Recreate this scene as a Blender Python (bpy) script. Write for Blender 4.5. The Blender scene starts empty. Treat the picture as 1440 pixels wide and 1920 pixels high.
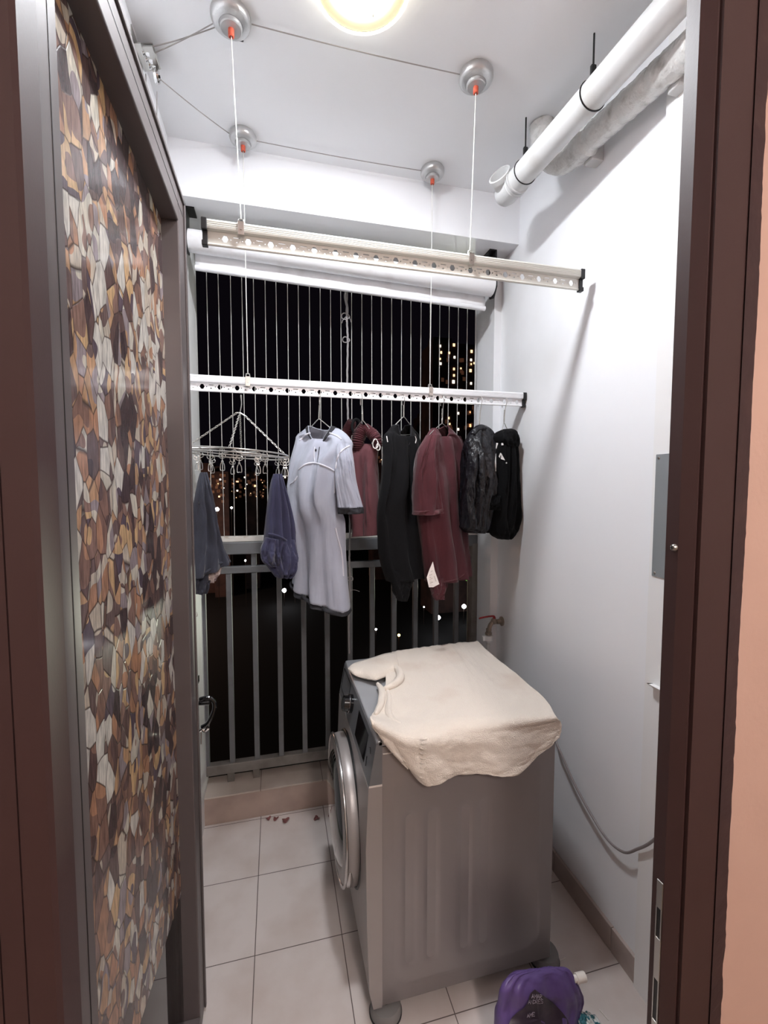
import bpy, bmesh, math, random
from mathutils import Vector, Matrix, noise
from mathutils.bvhtree import BVHTree
random.seed(7)
R = math.radians
SC = bpy.context.scene
COL = SC.collection
V = Vector

# ------------------------------------------------------------------ camera
CH = 1.62
F, YAW, PIT = 821.6, 0.24161, 0.06113
cam_d = bpy.data.cameras.new('camera'); cam = bpy.data.objects.new('camera', cam_d); COL.objects.link(cam)
cam.location = (0, 0, CH); cam.rotation_euler = (math.pi/2 - PIT, 0, -YAW)
cam_d.sensor_fit = 'VERTICAL'; cam_d.sensor_height = 36; cam_d.sensor_width = 27
cam_d.lens = F*36/1920; cam_d.clip_start = 0.02; cam_d.clip_end = 2000
SC.camera = cam
ROT = cam.rotation_euler.to_matrix()
C0 = V((0, 0, CH))
def ray(x, y): return ROT @ V(((x-720)/F, -(y-960)/F, -1.0))
def py(x, y, Y): d = ray(x, y); return C0 + d*(Y/d.y)          # a measured pixel on a plane of known depth
def pz(x, y, z): d = ray(x, y); return C0 + d*((z-CH)/d.z)
def px(x, y, X): d = ray(x, y); return C0 + d*(X/d.x)

# ------------------------------------------------------------------ materials
def lin(c):
    return tuple(((v/255)/12.92 if v/255 <= 0.04045 else ((v/255+0.055)/1.055)**2.4) for v in c[:3]) + (1,)
def newmat(name):
    m = bpy.data.materials.new(name); m.use_nodes = True
    nt = m.node_tree; return m, nt, nt.nodes['Principled BSDF']
def noise_bump(nt, b, scale, strength, dist=0.002, detail=3):
    tc = nt.nodes.new('ShaderNodeTexCoord'); n = nt.nodes.new('ShaderNodeTexNoise')
    n.inputs['Scale'].default_value = scale; n.inputs['Detail'].default_value = detail
    nt.links.new(tc.outputs['Object'], n.inputs['Vector'])
    bp = nt.nodes.new('ShaderNodeBump'); bp.inputs['Strength'].default_value = strength; bp.inputs['Distance'].default_value = dist
    nt.links.new(n.outputs['Fac'], bp.inputs['Height']); nt.links.new(bp.outputs['Normal'], b.inputs['Normal'])
def drape(m, scale=(11, 11, 2.6), dist=.014, strength=.8):
    nt = m.node_tree; b = nt.nodes['Principled BSDF']; tc = nt.nodes.new('ShaderNodeTexCoord'); mp = nt.nodes.new('ShaderNodeMapping'); mp.inputs['Scale'].default_value = scale
    n = nt.nodes.new('ShaderNodeTexNoise'); n.inputs['Scale'].default_value = 1; n.inputs['Detail'].default_value = 3; n.inputs['Distortion'].default_value = .6
    nt.links.new(tc.outputs['Object'], mp.inputs['Vector']); nt.links.new(mp.outputs[0], n.inputs['Vector'])
    bp = nt.nodes.new('ShaderNodeBump'); bp.inputs['Strength'].default_value = strength; bp.inputs['Distance'].default_value = dist
    old = b.inputs['Normal'].links[0].from_socket if b.inputs['Normal'].links else None
    nt.links.new(n.outputs['Fac'], bp.inputs['Height'])
    if old: nt.links.new(old, bp.inputs['Normal'])
    nt.links.new(bp.outputs['Normal'], b.inputs['Normal'])
def mat(name, c, rough=0.5, metal=0, bump=None, var=None, spec=None, coat=0, sheen=0, emit=None, trans=0, ior=1.45, alpha=None):
    m, nt, b = newmat(name)
    b.inputs['Base Color'].default_value = lin(c); b.inputs['Roughness'].default_value = rough; b.inputs['Metallic'].default_value = metal
    if spec is not None: b.inputs['Specular IOR Level'].default_value = spec
    b.inputs['Coat Weight'].default_value = coat; b.inputs['Sheen Weight'].default_value = sheen
    b.inputs['Transmission Weight'].default_value = trans; b.inputs['IOR'].default_value = ior
    if emit: b.inputs['Emission Color'].default_value = lin(emit[0]); b.inputs['Emission Strength'].default_value = emit[1]
    if bump: noise_bump(nt, b, *bump)
    if var:                                                     # (second colour, scale, low, high)
        tc = nt.nodes.new('ShaderNodeTexCoord'); n = nt.nodes.new('ShaderNodeTexNoise'); r = nt.nodes.new('ShaderNodeValToRGB')
        n.inputs['Scale'].default_value = var[1]; n.inputs['Detail'].default_value = 5
        nt.links.new(tc.outputs['Object'], n.inputs['Vector']); nt.links.new(n.outputs['Fac'], r.inputs['Fac'])
        r.color_ramp.elements[0].position = var[2]; r.color_ramp.elements[1].position = var[3]
        r.color_ramp.elements[0].color = lin(c); r.color_ramp.elements[1].color = lin(var[0])
        nt.links.new(r.outputs['Color'], b.inputs['Base Color'])
    return m

M = {}
M['wall'] = mat('white_wall_paint', (238, 239, 242), 0.42, bump=(60, 0.12, 0.002), var=((222, 222, 222), 1.3, 0.55, 0.8))
M['trim_white'] = mat('white_trim_paint', (236, 236, 236), 0.4)
M['ceil'] = mat('ceiling_paint', (236, 237, 239), 0.7, bump=(45, 0.1, 0.002))
M['salmon'] = mat('salmon_wall_paint', (199, 164, 149), 0.75, bump=(90, 0.25, 0.002), var=((191, 156, 142), 3, 0.4, 0.7))
M['brown'] = mat('brown_door_frame_paint', (62, 41, 40), 0.5, bump=(300, 0.08, 0.001))
M['brown_edge'] = mat('dark_brown_overpaint', (52, 32, 36), 0.55, bump=(40, 0.3, 0.003), var=((64, 42, 42), 18, 0.5, 0.75))
M['bronze'] = mat('dark_bronze_aluminium', (96, 88, 88), 0.40, 0.2, bump=(400, 0.05, 0.001))
M['bronze_dark'] = mat('dark_bronze_gasket', (30, 25, 25), 0.5)
M['alu'] = mat('anodised_aluminium', (208, 207, 200), 0.38, 0.12, bump=(600, 0.03, 0.0005))
M['alu_white'] = mat('white_coated_aluminium', (236, 237, 240), 0.34, 0.05)
M['black'] = mat('black_plastic', (22, 22, 24), 0.4)
M['black_gloss'] = mat('black_gloss_plastic', (12, 12, 15), 0.12, coat=0.5)
M['chrome'] = mat('chrome', (215, 215, 215), 0.12, 1)
M['steel'] = mat('stainless_steel', (190, 188, 184), 0.28, 1)
M['wire'] = mat('steel_wire', (200, 198, 194), 0.3, 0.8)
M['cable'] = mat('nylon_coated_wire', (205, 203, 198), 0.45, 0.1)
M['cord_dark'] = mat('grey_hoist_cord', (150, 146, 144), 0.6)
M['pulley'] = mat('silver_pulley_housing', (190, 190, 190), 0.32, 0.7, bump=(260, 0.5, 0.001))
M['pulley_face'] = mat('silver_pulley_face', (180, 180, 180), 0.4, 0.5)
M['orange'] = mat('orange_nozzle', (190, 84, 62), 0.5)
M['pvc'] = mat('white_pvc_pipe', (206, 207, 207), 0.4, var=((188, 186, 182), 9, 0.55, 0.8), bump=(20, 0.1, 0.002))
M['film'] = mat('plastic_film_wrap', (214, 214, 212), 0.2, bump=(38, 0.9, 0.012), var=((170, 168, 164), 22, 0.55, 0.75), coat=0.4)
M['rail_grey'] = mat('grey_railing_paint', (108, 110, 113), 0.45, 0.2, bump=(60, 0.2, 0.002), var=((96, 95, 94), 14, 0.5, 0.8))
M['rail_dirty'] = mat('dusty_railing_paint', (128, 124, 120), 0.6, 0.1, bump=(60, 0.3, 0.002), var=((104, 98, 92), 10, 0.42, 0.7))
M['rail_white'] = mat('white_track', (214, 210, 204), 0.45, var=((170, 150, 130), 24, 0.6, 0.75))
M['skirt'] = mat('grey_brown_skirting_tile', (174, 160, 154), 0.35, var=((152, 138, 132), 7, 0.45, 0.75))
M['skirt_lifted'] = mat('lightened_skirting_tile', (176, 184, 172), 0.3)  # pale green-grey brightens the shaded skirting behind the door
M['kerb'] = mat('kerb_face_tile', (178, 158, 148), 0.4, var=((156, 136, 128), 6, 0.45, 0.75))
M['silver'] = mat('silver_painted_steel', (142, 136, 136), 0.36, 0.4, bump=(900, 0.03, 0.0005))
M['silver_pl'] = mat('silver_plastic', (158, 152, 150), 0.38, 0.35)
M['panel'] = mat('control_panel_plastic', (116, 118, 122), 0.35, 0.3)
M['washer_top'] = mat('washer_top_plate', (176, 178, 182), 0.28, 0.3)
M['glass_dark'] = mat('dark_door_glass', (20, 20, 22), 0.05, coat=1.0)
M['chrome_ring'] = mat('satin_chrome_ring', (196, 192, 190), 0.2, 0.9)
M['seam_white'] = mat('bright_seam_line', (226, 220, 216), 0.3, 0.3)
M['towel'] = mat('cream_terry_towel', (224, 213, 201), 0.95, sheen=0.3, bump=(330, 0.8, 0.0035, 4), var=((204, 184, 168), 4.5, 0.56, 0.84))
M['pad'] = mat('grey_rubber_pad', (128, 126, 126), 0.7)
M['purple'] = mat('purple_pouch_film', (96, 76, 132), 0.35, bump=(9, 0.35, 0.01))
M['purple_dark'] = mat('dark_pouch_print', (50, 40, 54), 0.4, var=((68, 58, 66), 25, 0.4, 0.7))
M['print'] = mat('pale_print', (168, 158, 172), 0.5)
M['cap'] = mat('white_cap', (236, 230, 222), 0.4)
M['grey_cloth'] = mat('light_grey_jersey', (168, 172, 186), 0.9, sheen=0.2, bump=(500, 0.3, 0.001), var=((158, 161, 176), 8, 0.4, 0.7))
M['dark_trim'] = mat('dark_grey_rib', (46, 46, 51), 0.9)
M['seam_cloth'] = mat('pale_overlock_seam', (205, 205, 214), 0.9)
M['maroon'] = mat('maroon_jersey', (80, 33, 41), 0.9, sheen=0.15, bump=(500, 0.3, 0.001), var=((68, 27, 35), 6, 0.4, 0.7))
M['maroon2'] = mat('dusty_maroon_cotton', (90, 50, 56), 0.9, sheen=0.15, bump=(300, 0.3, 0.001))
M['blackcloth'] = mat('black_jersey', (14, 14, 17), 0.9, spec=0.25, sheen=0.03, bump=(500, 0.3, 0.001))
M['blackcloth2'] = mat('black_fleece', (8, 8, 10), 0.95, spec=0.2, sheen=0.02, bump=(400, 0.4, 0.002))
M['leather'] = mat('black_coated_fabric', (26, 26, 32), 0.38, bump=(26, 0.7, 0.012), var=((18, 18, 23), 9, 0.4, 0.7))
M['slate'] = mat('slate_blue_cotton', (58, 61, 74), 0.9, sheen=0.2, bump=(400, 0.4, 0.001), var=((50, 52, 64), 7, 0.4, 0.7))
M['navy'] = mat('indigo_cotton', (58, 59, 88), 0.85, sheen=0.2, bump=(400, 0.3, 0.001), var=((48, 48, 76), 8, 0.4, 0.7))
M['lining'] = mat('striped_pale_lining', (200, 184, 180), 0.9, var=((120, 104, 108), 40, 0.48, 0.6))
M['whitecloth'] = mat('white_cloth_lining', (226, 222, 220), 0.9)
M['label'] = mat('white_care_label', (244, 236, 232), 0.7)
M['label_ink'] = mat('label_ink', (176, 160, 150), 0.7)
M['string'] = mat('grey_twisted_string', (150, 146, 146), 0.9, bump=(300, 0.5, 0.002))
M['blind'] = mat('white_blind_fabric', (232, 232, 234), 0.6, bump=(12, 0.2, 0.006), var=((206, 204, 204), 7, 0.56, 0.75))
M['red'] = mat('red_lever', (150, 38, 44), 0.45)
M['brass'] = mat('tarnished_brass', (150, 136, 124), 0.4, 0.35)
M['hose'] = mat('grey_hose', (206, 206, 204), 0.45)
M['power'] = mat('grey_power_cable', (132, 124, 124), 0.5)
M['mirror'] = mat('polished_steel_sheet', (158, 163, 166), 0.22, 0.35)
M['screen'] = mat('dark_display', (16, 18, 26), 0.08, coat=0.6)
M['petal'] = mat('dried_red_petal', (134, 84, 84), 0.8, var=((100, 66, 60), 60, 0.4, 0.7))
M['teal'] = mat('teal_white_print_film', (60, 120, 132), 0.4, var=((226, 230, 228), 55, 0.5, 0.52))
M['lamp_shade'] = mat('cream_lamp_ring', (62, 60, 46), 0.6, spec=0.1, emit=((255, 240, 196), 0.15))
M['lamp_rim'] = mat('white_lamp_rim', (250, 248, 236), 0.3, emit=((255, 248, 230), 0.5))
M['bulb'] = mat('lit_bulb', (255, 255, 255), 0.3, emit=((246, 250, 255), 70))
M['facade'] = mat('dark_concrete_facade', (96, 72, 66), 0.9, var=((70, 56, 54), 0.15, 0.4, 0.6))
M['win_warm'] = mat('lit_window_warm', (255, 220, 170), 0.5, emit=((255, 214, 160), .30))
M['win_white'] = mat('lit_window_white', (255, 250, 235), 0.5, emit=((255, 244, 226), .34))
M['facade_glow'] = mat('facade_glow_emission', (160, 120, 90), 0.5, emit=((190, 130, 100), 0.012))  # emission stands in for faint city light on the facades
M['street'] = mat('street_lamp_glow', (255, 255, 255), 0.5, emit=((250, 250, 255), 6))
M['street_o'] = mat('orange_street_lamp_glow', (255, 170, 90), 0.5, emit=((255, 170, 90), 3))
M['leaf'] = mat('tree_leaf', (66, 110, 48), 0.6)
M['bark'] = mat('tree_bark', (60, 50, 44), 0.9)
M['ground'] = mat('night_ground', (9, 9, 10), 0.9)
M['hall_wall'] = mat('hall_wall_paint', (222, 214, 206), 0.8)
M['hall_floor'] = mat('hall_floor_tile', (150, 130, 112), 0.4)

for k_ in ('grey_cloth', 'maroon', 'maroon2', 'blackcloth', 'blackcloth2', 'slate', 'navy'): drape(M[k_])
drape(M['leather'], (22, 22, 9), .02, 1.0)
def tile_mat(name, c1, c2, grout, x0, y0, sx, sy, gw=0.003):
    m, nt, b = newmat(name)
    g = nt.nodes.new('ShaderNodeNewGeometry'); s = nt.nodes.new('ShaderNodeSeparateXYZ'); nt.links.new(g.outputs['Position'], s.inputs[0])
    def mth(op, a, b_=None):
        n = nt.nodes.new('ShaderNodeMath'); n.operation = op
        for i, v in enumerate((a, b_)):
            if v is None: continue
            if isinstance(v, (int, float)): n.inputs[i].default_value = v
            else: nt.links.new(v, n.inputs[i])
        return n.outputs[0]
    outs = []
    for ax, o, st in (('X', x0, sx), ('Y', y0, sy)):
        f = mth('FRACT', mth('DIVIDE', mth('SUBTRACT', s.outputs[ax], o), st))
        d = mth('MULTIPLY', mth('MINIMUM', f, mth('SUBTRACT', 1.0, f)), st)
        outs.append(mth('LESS_THAN', d, gw/2))
    line = mth('MAXIMUM', outs[0], outs[1])
    n = nt.nodes.new('ShaderNodeTexNoise'); n.inputs['Scale'].default_value = 5; n.inputs['Detail'].default_value = 6
    nt.links.new(g.outputs['Position'], n.inputs['Vector'])
    r = nt.nodes.new('ShaderNodeValToRGB'); r.color_ramp.elements[0].position = .42; r.color_ramp.elements[1].position = .78
    r.color_ramp.elements[0].color = lin(c1); r.color_ramp.elements[1].color = lin(c2); nt.links.new(n.outputs['Fac'], r.inputs['Fac'])
    mx = nt.nodes.new('ShaderNodeMixRGB'); nt.links.new(line, mx.inputs['Fac']); nt.links.new(r.outputs['Color'], mx.inputs['Color1'])
    mx.inputs['Color2'].default_value = lin(grout); nt.links.new(mx.outputs['Color'], b.inputs['Base Color'])
    b.inputs['Roughness'].default_value = 0.33
    bp = nt.nodes.new('ShaderNodeBump'); bp.inputs['Strength'].default_value = .4; bp.inputs['Distance'].default_value = .002; bp.invert = True
    nt.links.new(line, bp.inputs['Height']); nt.links.new(bp.outputs['Normal'], b.inputs['Normal'])
    return m
M['floor'] = tile_mat('beige_floor_tile', (206, 197, 193), (188, 175, 168), (98, 86, 82), -0.094, 1.160, 0.302, 0.3205)
M['kerbtop'] = tile_mat('kerb_top_tile', (190, 178, 168), (166, 150, 140), (110, 96, 90), -0.094, 1.160, 0.302, 3.0)

def mosaic():
    m, nt, b = newmat('pebble_mosaic_window_film')
    g = nt.nodes.new('ShaderNodeTexCoord'); mp = nt.nodes.new('ShaderNodeMapping'); nt.links.new(g.outputs['Object'], mp.inputs['Vector'])
    mp.inputs['Scale'].default_value = (0, 30, 17)
    nz = nt.nodes.new('ShaderNodeTexNoise'); nz.inputs['Scale'].default_value = 11; nt.links.new(g.outputs['Object'], nz.inputs['Vector'])
    va = nt.nodes.new('ShaderNodeVectorMath'); va.operation = 'MULTIPLY_ADD'
    nt.links.new(nz.outputs['Color'], va.inputs[0]); va.inputs[1].default_value = (0, .45, .45); nt.links.new(mp.outputs['Vector'], va.inputs[2])
    fl = nt.nodes.new('ShaderNodeVectorMath'); fl.operation = 'MULTIPLY'; fl.inputs[1].default_value = (0, 1, 1); nt.links.new(va.outputs[0], fl.inputs[0])
    vo = nt.nodes.new('ShaderNodeTexVoronoi'); vo.inputs['Scale'].default_value = 1; nt.links.new(fl.outputs[0], vo.inputs['Vector'])
    ve = nt.nodes.new('ShaderNodeTexVoronoi'); ve.feature = 'DISTANCE_TO_EDGE'; ve.inputs['Scale'].default_value = 1; nt.links.new(fl.outputs[0], ve.inputs['Vector'])
    sep = nt.nodes.new('ShaderNodeSeparateColor'); nt.links.new(vo.outputs['Color'], sep.inputs[0])
    # large scale drift of the palette so neighbouring pebbles come in patches
    big = nt.nodes.new('ShaderNodeTexNoise'); big.inputs['Scale'].default_value = 5.5; nt.links.new(g.outputs['Object'], big.inputs['Vector'])
    ad = nt.nodes.new('ShaderNodeMath'); ad.operation = 'MULTIPLY_ADD'; nt.links.new(big.outputs['Fac'], ad.inputs[0]); ad.inputs[1].default_value = 1.0; ad.inputs[2].default_value = -.5
    ad2 = nt.nodes.new('ShaderNodeMath'); ad2.operation = 'ADD'; ad2.use_clamp = True; nt.links.new(sep.outputs[0], ad2.inputs[0]); nt.links.new(ad.outputs[0], ad2.inputs[1])
    r = nt.nodes.new('ShaderNodeValToRGB'); r.color_ramp.interpolation = 'CONSTANT'
    pal = [(0, (86, 66, 68)), (.10, (112, 84, 80)), (.20, (146, 106, 90)), (.30, (186, 132, 94)), (.40, (206, 192, 174)), (.47, (126, 100, 96)), (.54, (198, 152, 106)),
           (.61, (162, 146, 150)), (.68, (210, 202, 188)), (.76, (152, 114, 100)), (.83, (210, 172, 118)), (.89, (106, 88, 100)), (.94, (216, 210, 202))]
    while len(r.color_ramp.elements) < len(pal): r.color_ramp.elements.new(0.5)
    for e, (p, c) in zip(r.color_ramp.elements, pal): e.position = p; e.color = lin(c)
    nt.links.new(ad2.outputs[0], r.inputs['Fac'])
    # streaks inside the pebbles
    mp2 = nt.nodes.new('ShaderNodeMapping'); mp2.inputs['Scale'].default_value = (1, 150, 32); nt.links.new(g.outputs['Object'], mp2.inputs['Vector'])
    st = nt.nodes.new('ShaderNodeTexNoise'); st.inputs['Scale'].default_value = 1; st.inputs['Detail'].default_value = 4; nt.links.new(mp2.outputs[0], st.inputs['Vector'])
    sr = nt.nodes.new('ShaderNodeMapRange'); sr.inputs[1].default_value = .3; sr.inputs[2].default_value = .7; sr.inputs[3].default_value = .78; sr.inputs[4].default_value = 1.5
    nt.links.new(st.outputs['Fac'], sr.inputs[0])
    hs = nt.nodes.new('ShaderNodeHueSaturation'); hs.inputs['Saturation'].default_value = .84; nt.links.new(r.outputs['Color'], hs.inputs['Color']); nt.links.new(sr.outputs[0], hs.inputs['Value'])
    er = nt.nodes.new('ShaderNodeMapRange'); er.inputs[1].default_value = .0; er.inputs[2].default_value = .035; nt.links.new(ve.outputs['Distance'], er.inputs[0])
    mx = nt.nodes.new('ShaderNodeMixRGB'); nt.links.new(er.outputs[0], mx.inputs['Fac']); mx.inputs['Color1'].default_value = lin((88, 70, 64)); nt.links.new(hs.outputs['Color'], mx.inputs['Color2'])
    nt.links.new(mx.outputs['Color'], b.inputs['Base Color'])
    b.inputs['Roughness'].default_value = .26; b.inputs['Coat Weight'].default_value = .6; b.inputs['Coat Roughness'].default_value = .12
    bp = nt.nodes.new('ShaderNodeBump'); bp.inputs['Strength'].default_value = .25; bp.inputs['Distance'].default_value = .002
    nt.links.new(er.outputs[0], bp.inputs['Height']); nt.links.new(bp.outputs['Normal'], b.inputs['Normal'])
    tl = nt.nodes.new('ShaderNodeBsdfTranslucent'); nt.links.new(mx.outputs['Color'], tl.inputs['Color']); ms = nt.nodes.new('ShaderNodeMixShader'); ms.inputs[0].default_value = .42
    out = nt.nodes['Material Output']; nt.links.new(b.outputs[0], ms.inputs[1]); nt.links.new(tl.outputs[0], ms.inputs[2]); nt.links.new(ms.outputs[0], out.inputs['Surface'])
    return m
M['mosaic'] = mosaic()
def clear_glass():
    m = bpy.data.materials.new('greenish_clear_glass'); m.use_nodes = True; nt = m.node_tree; nt.nodes.clear()
    o = nt.nodes.new('ShaderNodeOutputMaterial'); t = nt.nodes.new('ShaderNodeBsdfTransparent'); gl = nt.nodes.new('ShaderNodeBsdfGlossy')
    t.inputs[0].default_value = (.90, .95, .92, 1); gl.inputs['Roughness'].default_value = .02
    fr = nt.nodes.new('ShaderNodeFresnel'); fr.inputs[0].default_value = 1.45; mx = nt.nodes.new('ShaderNodeMixShader')
    nt.links.new(fr.outputs[0], mx.inputs[0]); nt.links.new(t.outputs[0], mx.inputs[1]); nt.links.new(gl.outputs[0], mx.inputs[2]); nt.links.new(mx.outputs[0], o.inputs[0])
    return m
M['glass'] = clear_glass()

# ------------------------------------------------------------------ geometry helpers
def obj(name, bm, m, parent=None, smooth=False, mods=None, angle=35):
    me = bpy.data.meshes.new(name); bmesh.ops.recalc_face_normals(bm, faces=bm.faces)
    bm.to_mesh(me); bm.free()
    if smooth:
        me.polygons.foreach_set('use_smooth', [True]*len(me.polygons))
        if angle: me.set_sharp_from_angle(angle=R(angle))
    me.materials.append(M[m] if isinstance(m, str) else m)
    o = bpy.data.objects.new(name, me); COL.objects.link(o)
    if parent: adopt(o, parent)
    return o
def world(o):
    return V(o.location) if o.type == 'EMPTY' else V((0, 0, 0))     # meshes are built in place, empties sit at a thing's base
def adopt(o, parent):
    o.parent = parent; o.matrix_parent_inverse = Matrix.Translation(-world(parent))
def tag(o, label, cat, group=None):
    o['label'] = label; o['category'] = cat
    if group: o['group'] = group
    return o
def thing(name, label, cat, loc, group=None):
    o = bpy.data.objects.new(name, None); COL.objects.link(o); o.location = loc; o.empty_display_size = .05
    return tag(o, label, cat, group)
def struct(name, bm, m, smooth=False):
    o = obj(name, bm, m, smooth=smooth); o['kind'] = 'structure'; return o
def NB(): return bmesh.new()
def box(bm, a, b, bev=0, seg=2):
    a, b = V(a), V(b); lo = V(map(min, a, b)); hi = V(map(max, a, b))
    r = bmesh.ops.create_cube(bm, size=1); vs = r['verts']
    for v in vs: v.co = V((lo[i]+(v.co[i]+.5)*(hi[i]-lo[i]) for i in range(3)))
    if bev:
        es = list({e for v in vs for e in v.link_edges})
        bmesh.ops.bevel(bm, geom=es, offset=bev, segments=seg, affect='EDGES', profile=.5)
    return bm
def tube(bm, pts, r, n=8, cap=True, closed=False):
    pts = [V(p) for p in pts]; k = len(pts)
    rs = r if isinstance(r, (list, tuple)) else [r]*k
    rings = []; prev = None
    for i, p in enumerate(pts):
        if closed: t = pts[(i+1) % k]-pts[i-1]
        else: t = pts[min(i+1, k-1)]-pts[max(i-1, 0)]
        if t.length < 1e-9: t = V((0, 0, 1))
        t.normalize()
        if prev is None:
            a = V((0, 0, 1)) if abs(t.z) < .9 else V((1, 0, 0)); u = t.cross(a).normalized()
        else:
            u = prev - t*prev.dot(t)
            u = u.normalized() if u.length > 1e-6 else t.orthogonal().normalized()
        prev = u; w = t.cross(u)
        rings.append([bm.verts.new(p+(u*math.cos(2*math.pi*j/n)+w*math.sin(2*math.pi*j/n))*rs[i]) for j in range(n)])
    for i in range(k if closed else k-1):
        A, B = rings[i], rings[(i+1) % k]
        for j in range(n): bm.faces.new((A[j], A[(j+1) % n], B[(j+1) % n], B[j]))
    if cap and not closed: bm.faces.new(rings[0][::-1]); bm.faces.new(rings[-1])
    return bm
def lathe(bm, prof, c, axis='z', n=40):
    """prof: (radius, height) pairs along the axis from c"""
    ax = {'z': (V((1, 0, 0)), V((0, 1, 0)), V((0, 0, 1))), 'x': (V((0, 1, 0)), V((0, 0, 1)), V((1, 0, 0))), 'y': (V((0, 0, 1)), V((1, 0, 0)), V((0, 1, 0)))}[axis]
    rings = []
    for r, h in prof:
        if r < 1e-6: rings.append([bm.verts.new(V(c)+ax[2]*h)])
        else: rings.append([bm.verts.new(V(c)+ax[2]*h+(ax[0]*math.cos(2*math.pi*j/n)+ax[1]*math.sin(2*math.pi*j/n))*r) for j in range(n)])
    for A, B in zip(rings, rings[1:]):
        for j in range(n):
            q = []
            for v in (A[j % len(A)], A[(j+1) % len(A)], B[(j+1) % len(B)], B[j % len(B)]):
                if v not in q: q.append(v)
            if len(q) > 2: bm.faces.new(q)
    return bm
def prism(bm, poly, axis, a, b):
    """poly in the two other axes, extruded from a to b along the axis"""
    def mk(p, h):
        return {'x': V((h, p[0], p[1])), 'y': V((p[0], h, p[1])), 'z': V((p[0], p[1], h))}[axis]
    A = [bm.verts.new(mk(p, a)) for p in poly]; B = [bm.verts.new(mk(p, b)) for p in poly]; n = len(poly)
    bm.faces.new(A); bm.faces.new(B[::-1])
    for i in range(n): bm.faces.new((A[i], B[i], B[(i+1) % n], A[(i+1) % n]))
    return bm
def grid(bm, fn, nu, nv, closed_u=False):
    vs = [[bm.verts.new(fn(i/(nu if closed_u else nu-1), j/(nv-1))) for i in range(nu)] for j in range(nv)]
    for j in range(nv-1):
        for i in range(nu if closed_u else nu-1):
            bm.faces.new((vs[j][i], vs[j][(i+1) % nu], vs[j+1][(i+1) % nu], vs[j+1][i]))
    return vs
def crom(ps, t):
    n = len(ps)-1; f = min(max(t, 0), 1)*n; i = min(int(f), n-1); f -= i
    p0, p1, p2, p3 = ps[max(i-1, 0)], ps[i], ps[i+1], ps[min(i+2, n)]
    g = lambda a, b, c, d: .5*((2*b)+(-a+c)*f+(2*a-5*b+4*c-d)*f*f+(-a+3*b-3*c+d)*f**3)
    if isinstance(p1, Vector): return V(g(p0[k], p1[k], p2[k], p3[k]) for k in range(len(p1)))
    if isinstance(p1, (tuple, list)): return tuple(g(p0[k], p1[k], p2[k], p3[k]) for k in range(len(p1)))
    return g(p0, p1, p2, p3)
def smooth_path(pts, n): return [crom([V(p) for p in pts], i/(n-1)) for i in range(n)]
def add_mod(o, kind, **kw):
    m = o.modifiers.new(kind.lower(), kind)
    for k, v in kw.items(): setattr(m, k, v)
    return m

# ------------------------------------------------------------------ the setting
XL, XR, YB, YP, ZC, ZB = -0.383, 1.119, 1.905, 2.06, 2.95, 2.741
YD0, YD1 = 0.508, 0.54                                            # doorway wall
struct('floor', box(NB(), (XL-.1, YD0-.02, -.1), (XR+.1, 2.137, 0)), 'floor')
struct('floor', box(NB(), (-2.2, -3.0, -.1), (2.4, YD0-.02, -.002)), 'hall_floor')
struct('ceiling', box(NB(), (XL-.1, YD1, ZC), (XR+.1, 2.28, ZC+.12)), 'ceil')
struct('ceiling', box(NB(), (-2.2, -3.0, 2.75), (2.4, YD0, 2.85)), 'trim_white')
struct('wall_left', box(NB(), (XL-.1, YD1, 0), (XL, 2.28, ZC)), 'wall')
bm = NB(); box(bm, (XR, YD1, 0), (XR+.1, 2.28, ZC)); struct('wall_right', bm, 'wall')
struct('trim_1', box(NB(), (1.102, YD1, 0), (XR, 1.092, ZC)), 'trim_white')          # raised plaster strip at the end of the right wall
bm = NB(); box(bm, (XL, YB, ZB), (XR, 2.28, ZC)); struct('trim_2', bm, 'wall')         # beam above the opening
struct('trim_3', box(NB(), (1.079, YP, 0), (XR, 2.28, ZB)), 'wall')                    # pier right of the opening
struct('trim_4', box(NB(), (XL, YP, 0), (-.352, 2.28, ZB)), 'trim_white')             # narrow pier left of the opening
# kerb under the railing
bm = NB(); box(bm, (-.352, 2.139, -.1), (1.079, 2.29, .13)); struct('trim_6', bm, 'kerb')
bm = NB(); box(bm, (-.352, 2.133, .13), (1.079, 2.29, .138), .002); struct('trim_7', bm, 'kerbtop')
# skirting: brown tile along the right wall, with joints
bm = NB()
for y0, y1 in ((1.093, 1.198), (1.2, 1.515), (1.517, 1.83), (1.832, 2.03)): box(bm, (XR-.012, y0, 0), (XR, y1, .088), .0015)
struct('baseboard_right', bm, 'skirt')
bm = NB()
for y0, y1 in ((.6, .9), (.902, 1.2), (1.202, 1.5), (1.502, 1.8), (1.802, 2.05)): box(bm, (XL, y0, 0), (XL+.012, y1, .088), .0015)
struct('baseboard_left', bm, 'skirt_lifted')
# doorway wall (hall side is salmon, balcony side white)
def wall_piece(x0, x1, z0, z1):
    bm = NB(); box(bm, (x0, YD0+.006, z0), (x1, YD1, z1)); return bm
struct('wall_front', wall_piece(.60, 2.4, 0, 2.85), 'salmon')
struct('wall_front', wall_piece(-2.2, -.30, 0, 2.85), 'salmon')
struct('wall_front', wall_piece(-.30, .60, 2.47, 2.85), 'salmon')
struct('wall_hall_right', box(NB(), (2.4, -3, 0), (2.5, YD0, 2.85)), 'hall_wall')
struct('wall_hall_left', box(NB(), (-2.3, -3, 0), (-2.2, YD0, 2.85)), 'hall_wall')
struct('wall_back', box(NB(), (-2.3, -3.1, 0), (2.5, -3, 2.85)), 'hall_wall')
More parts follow.
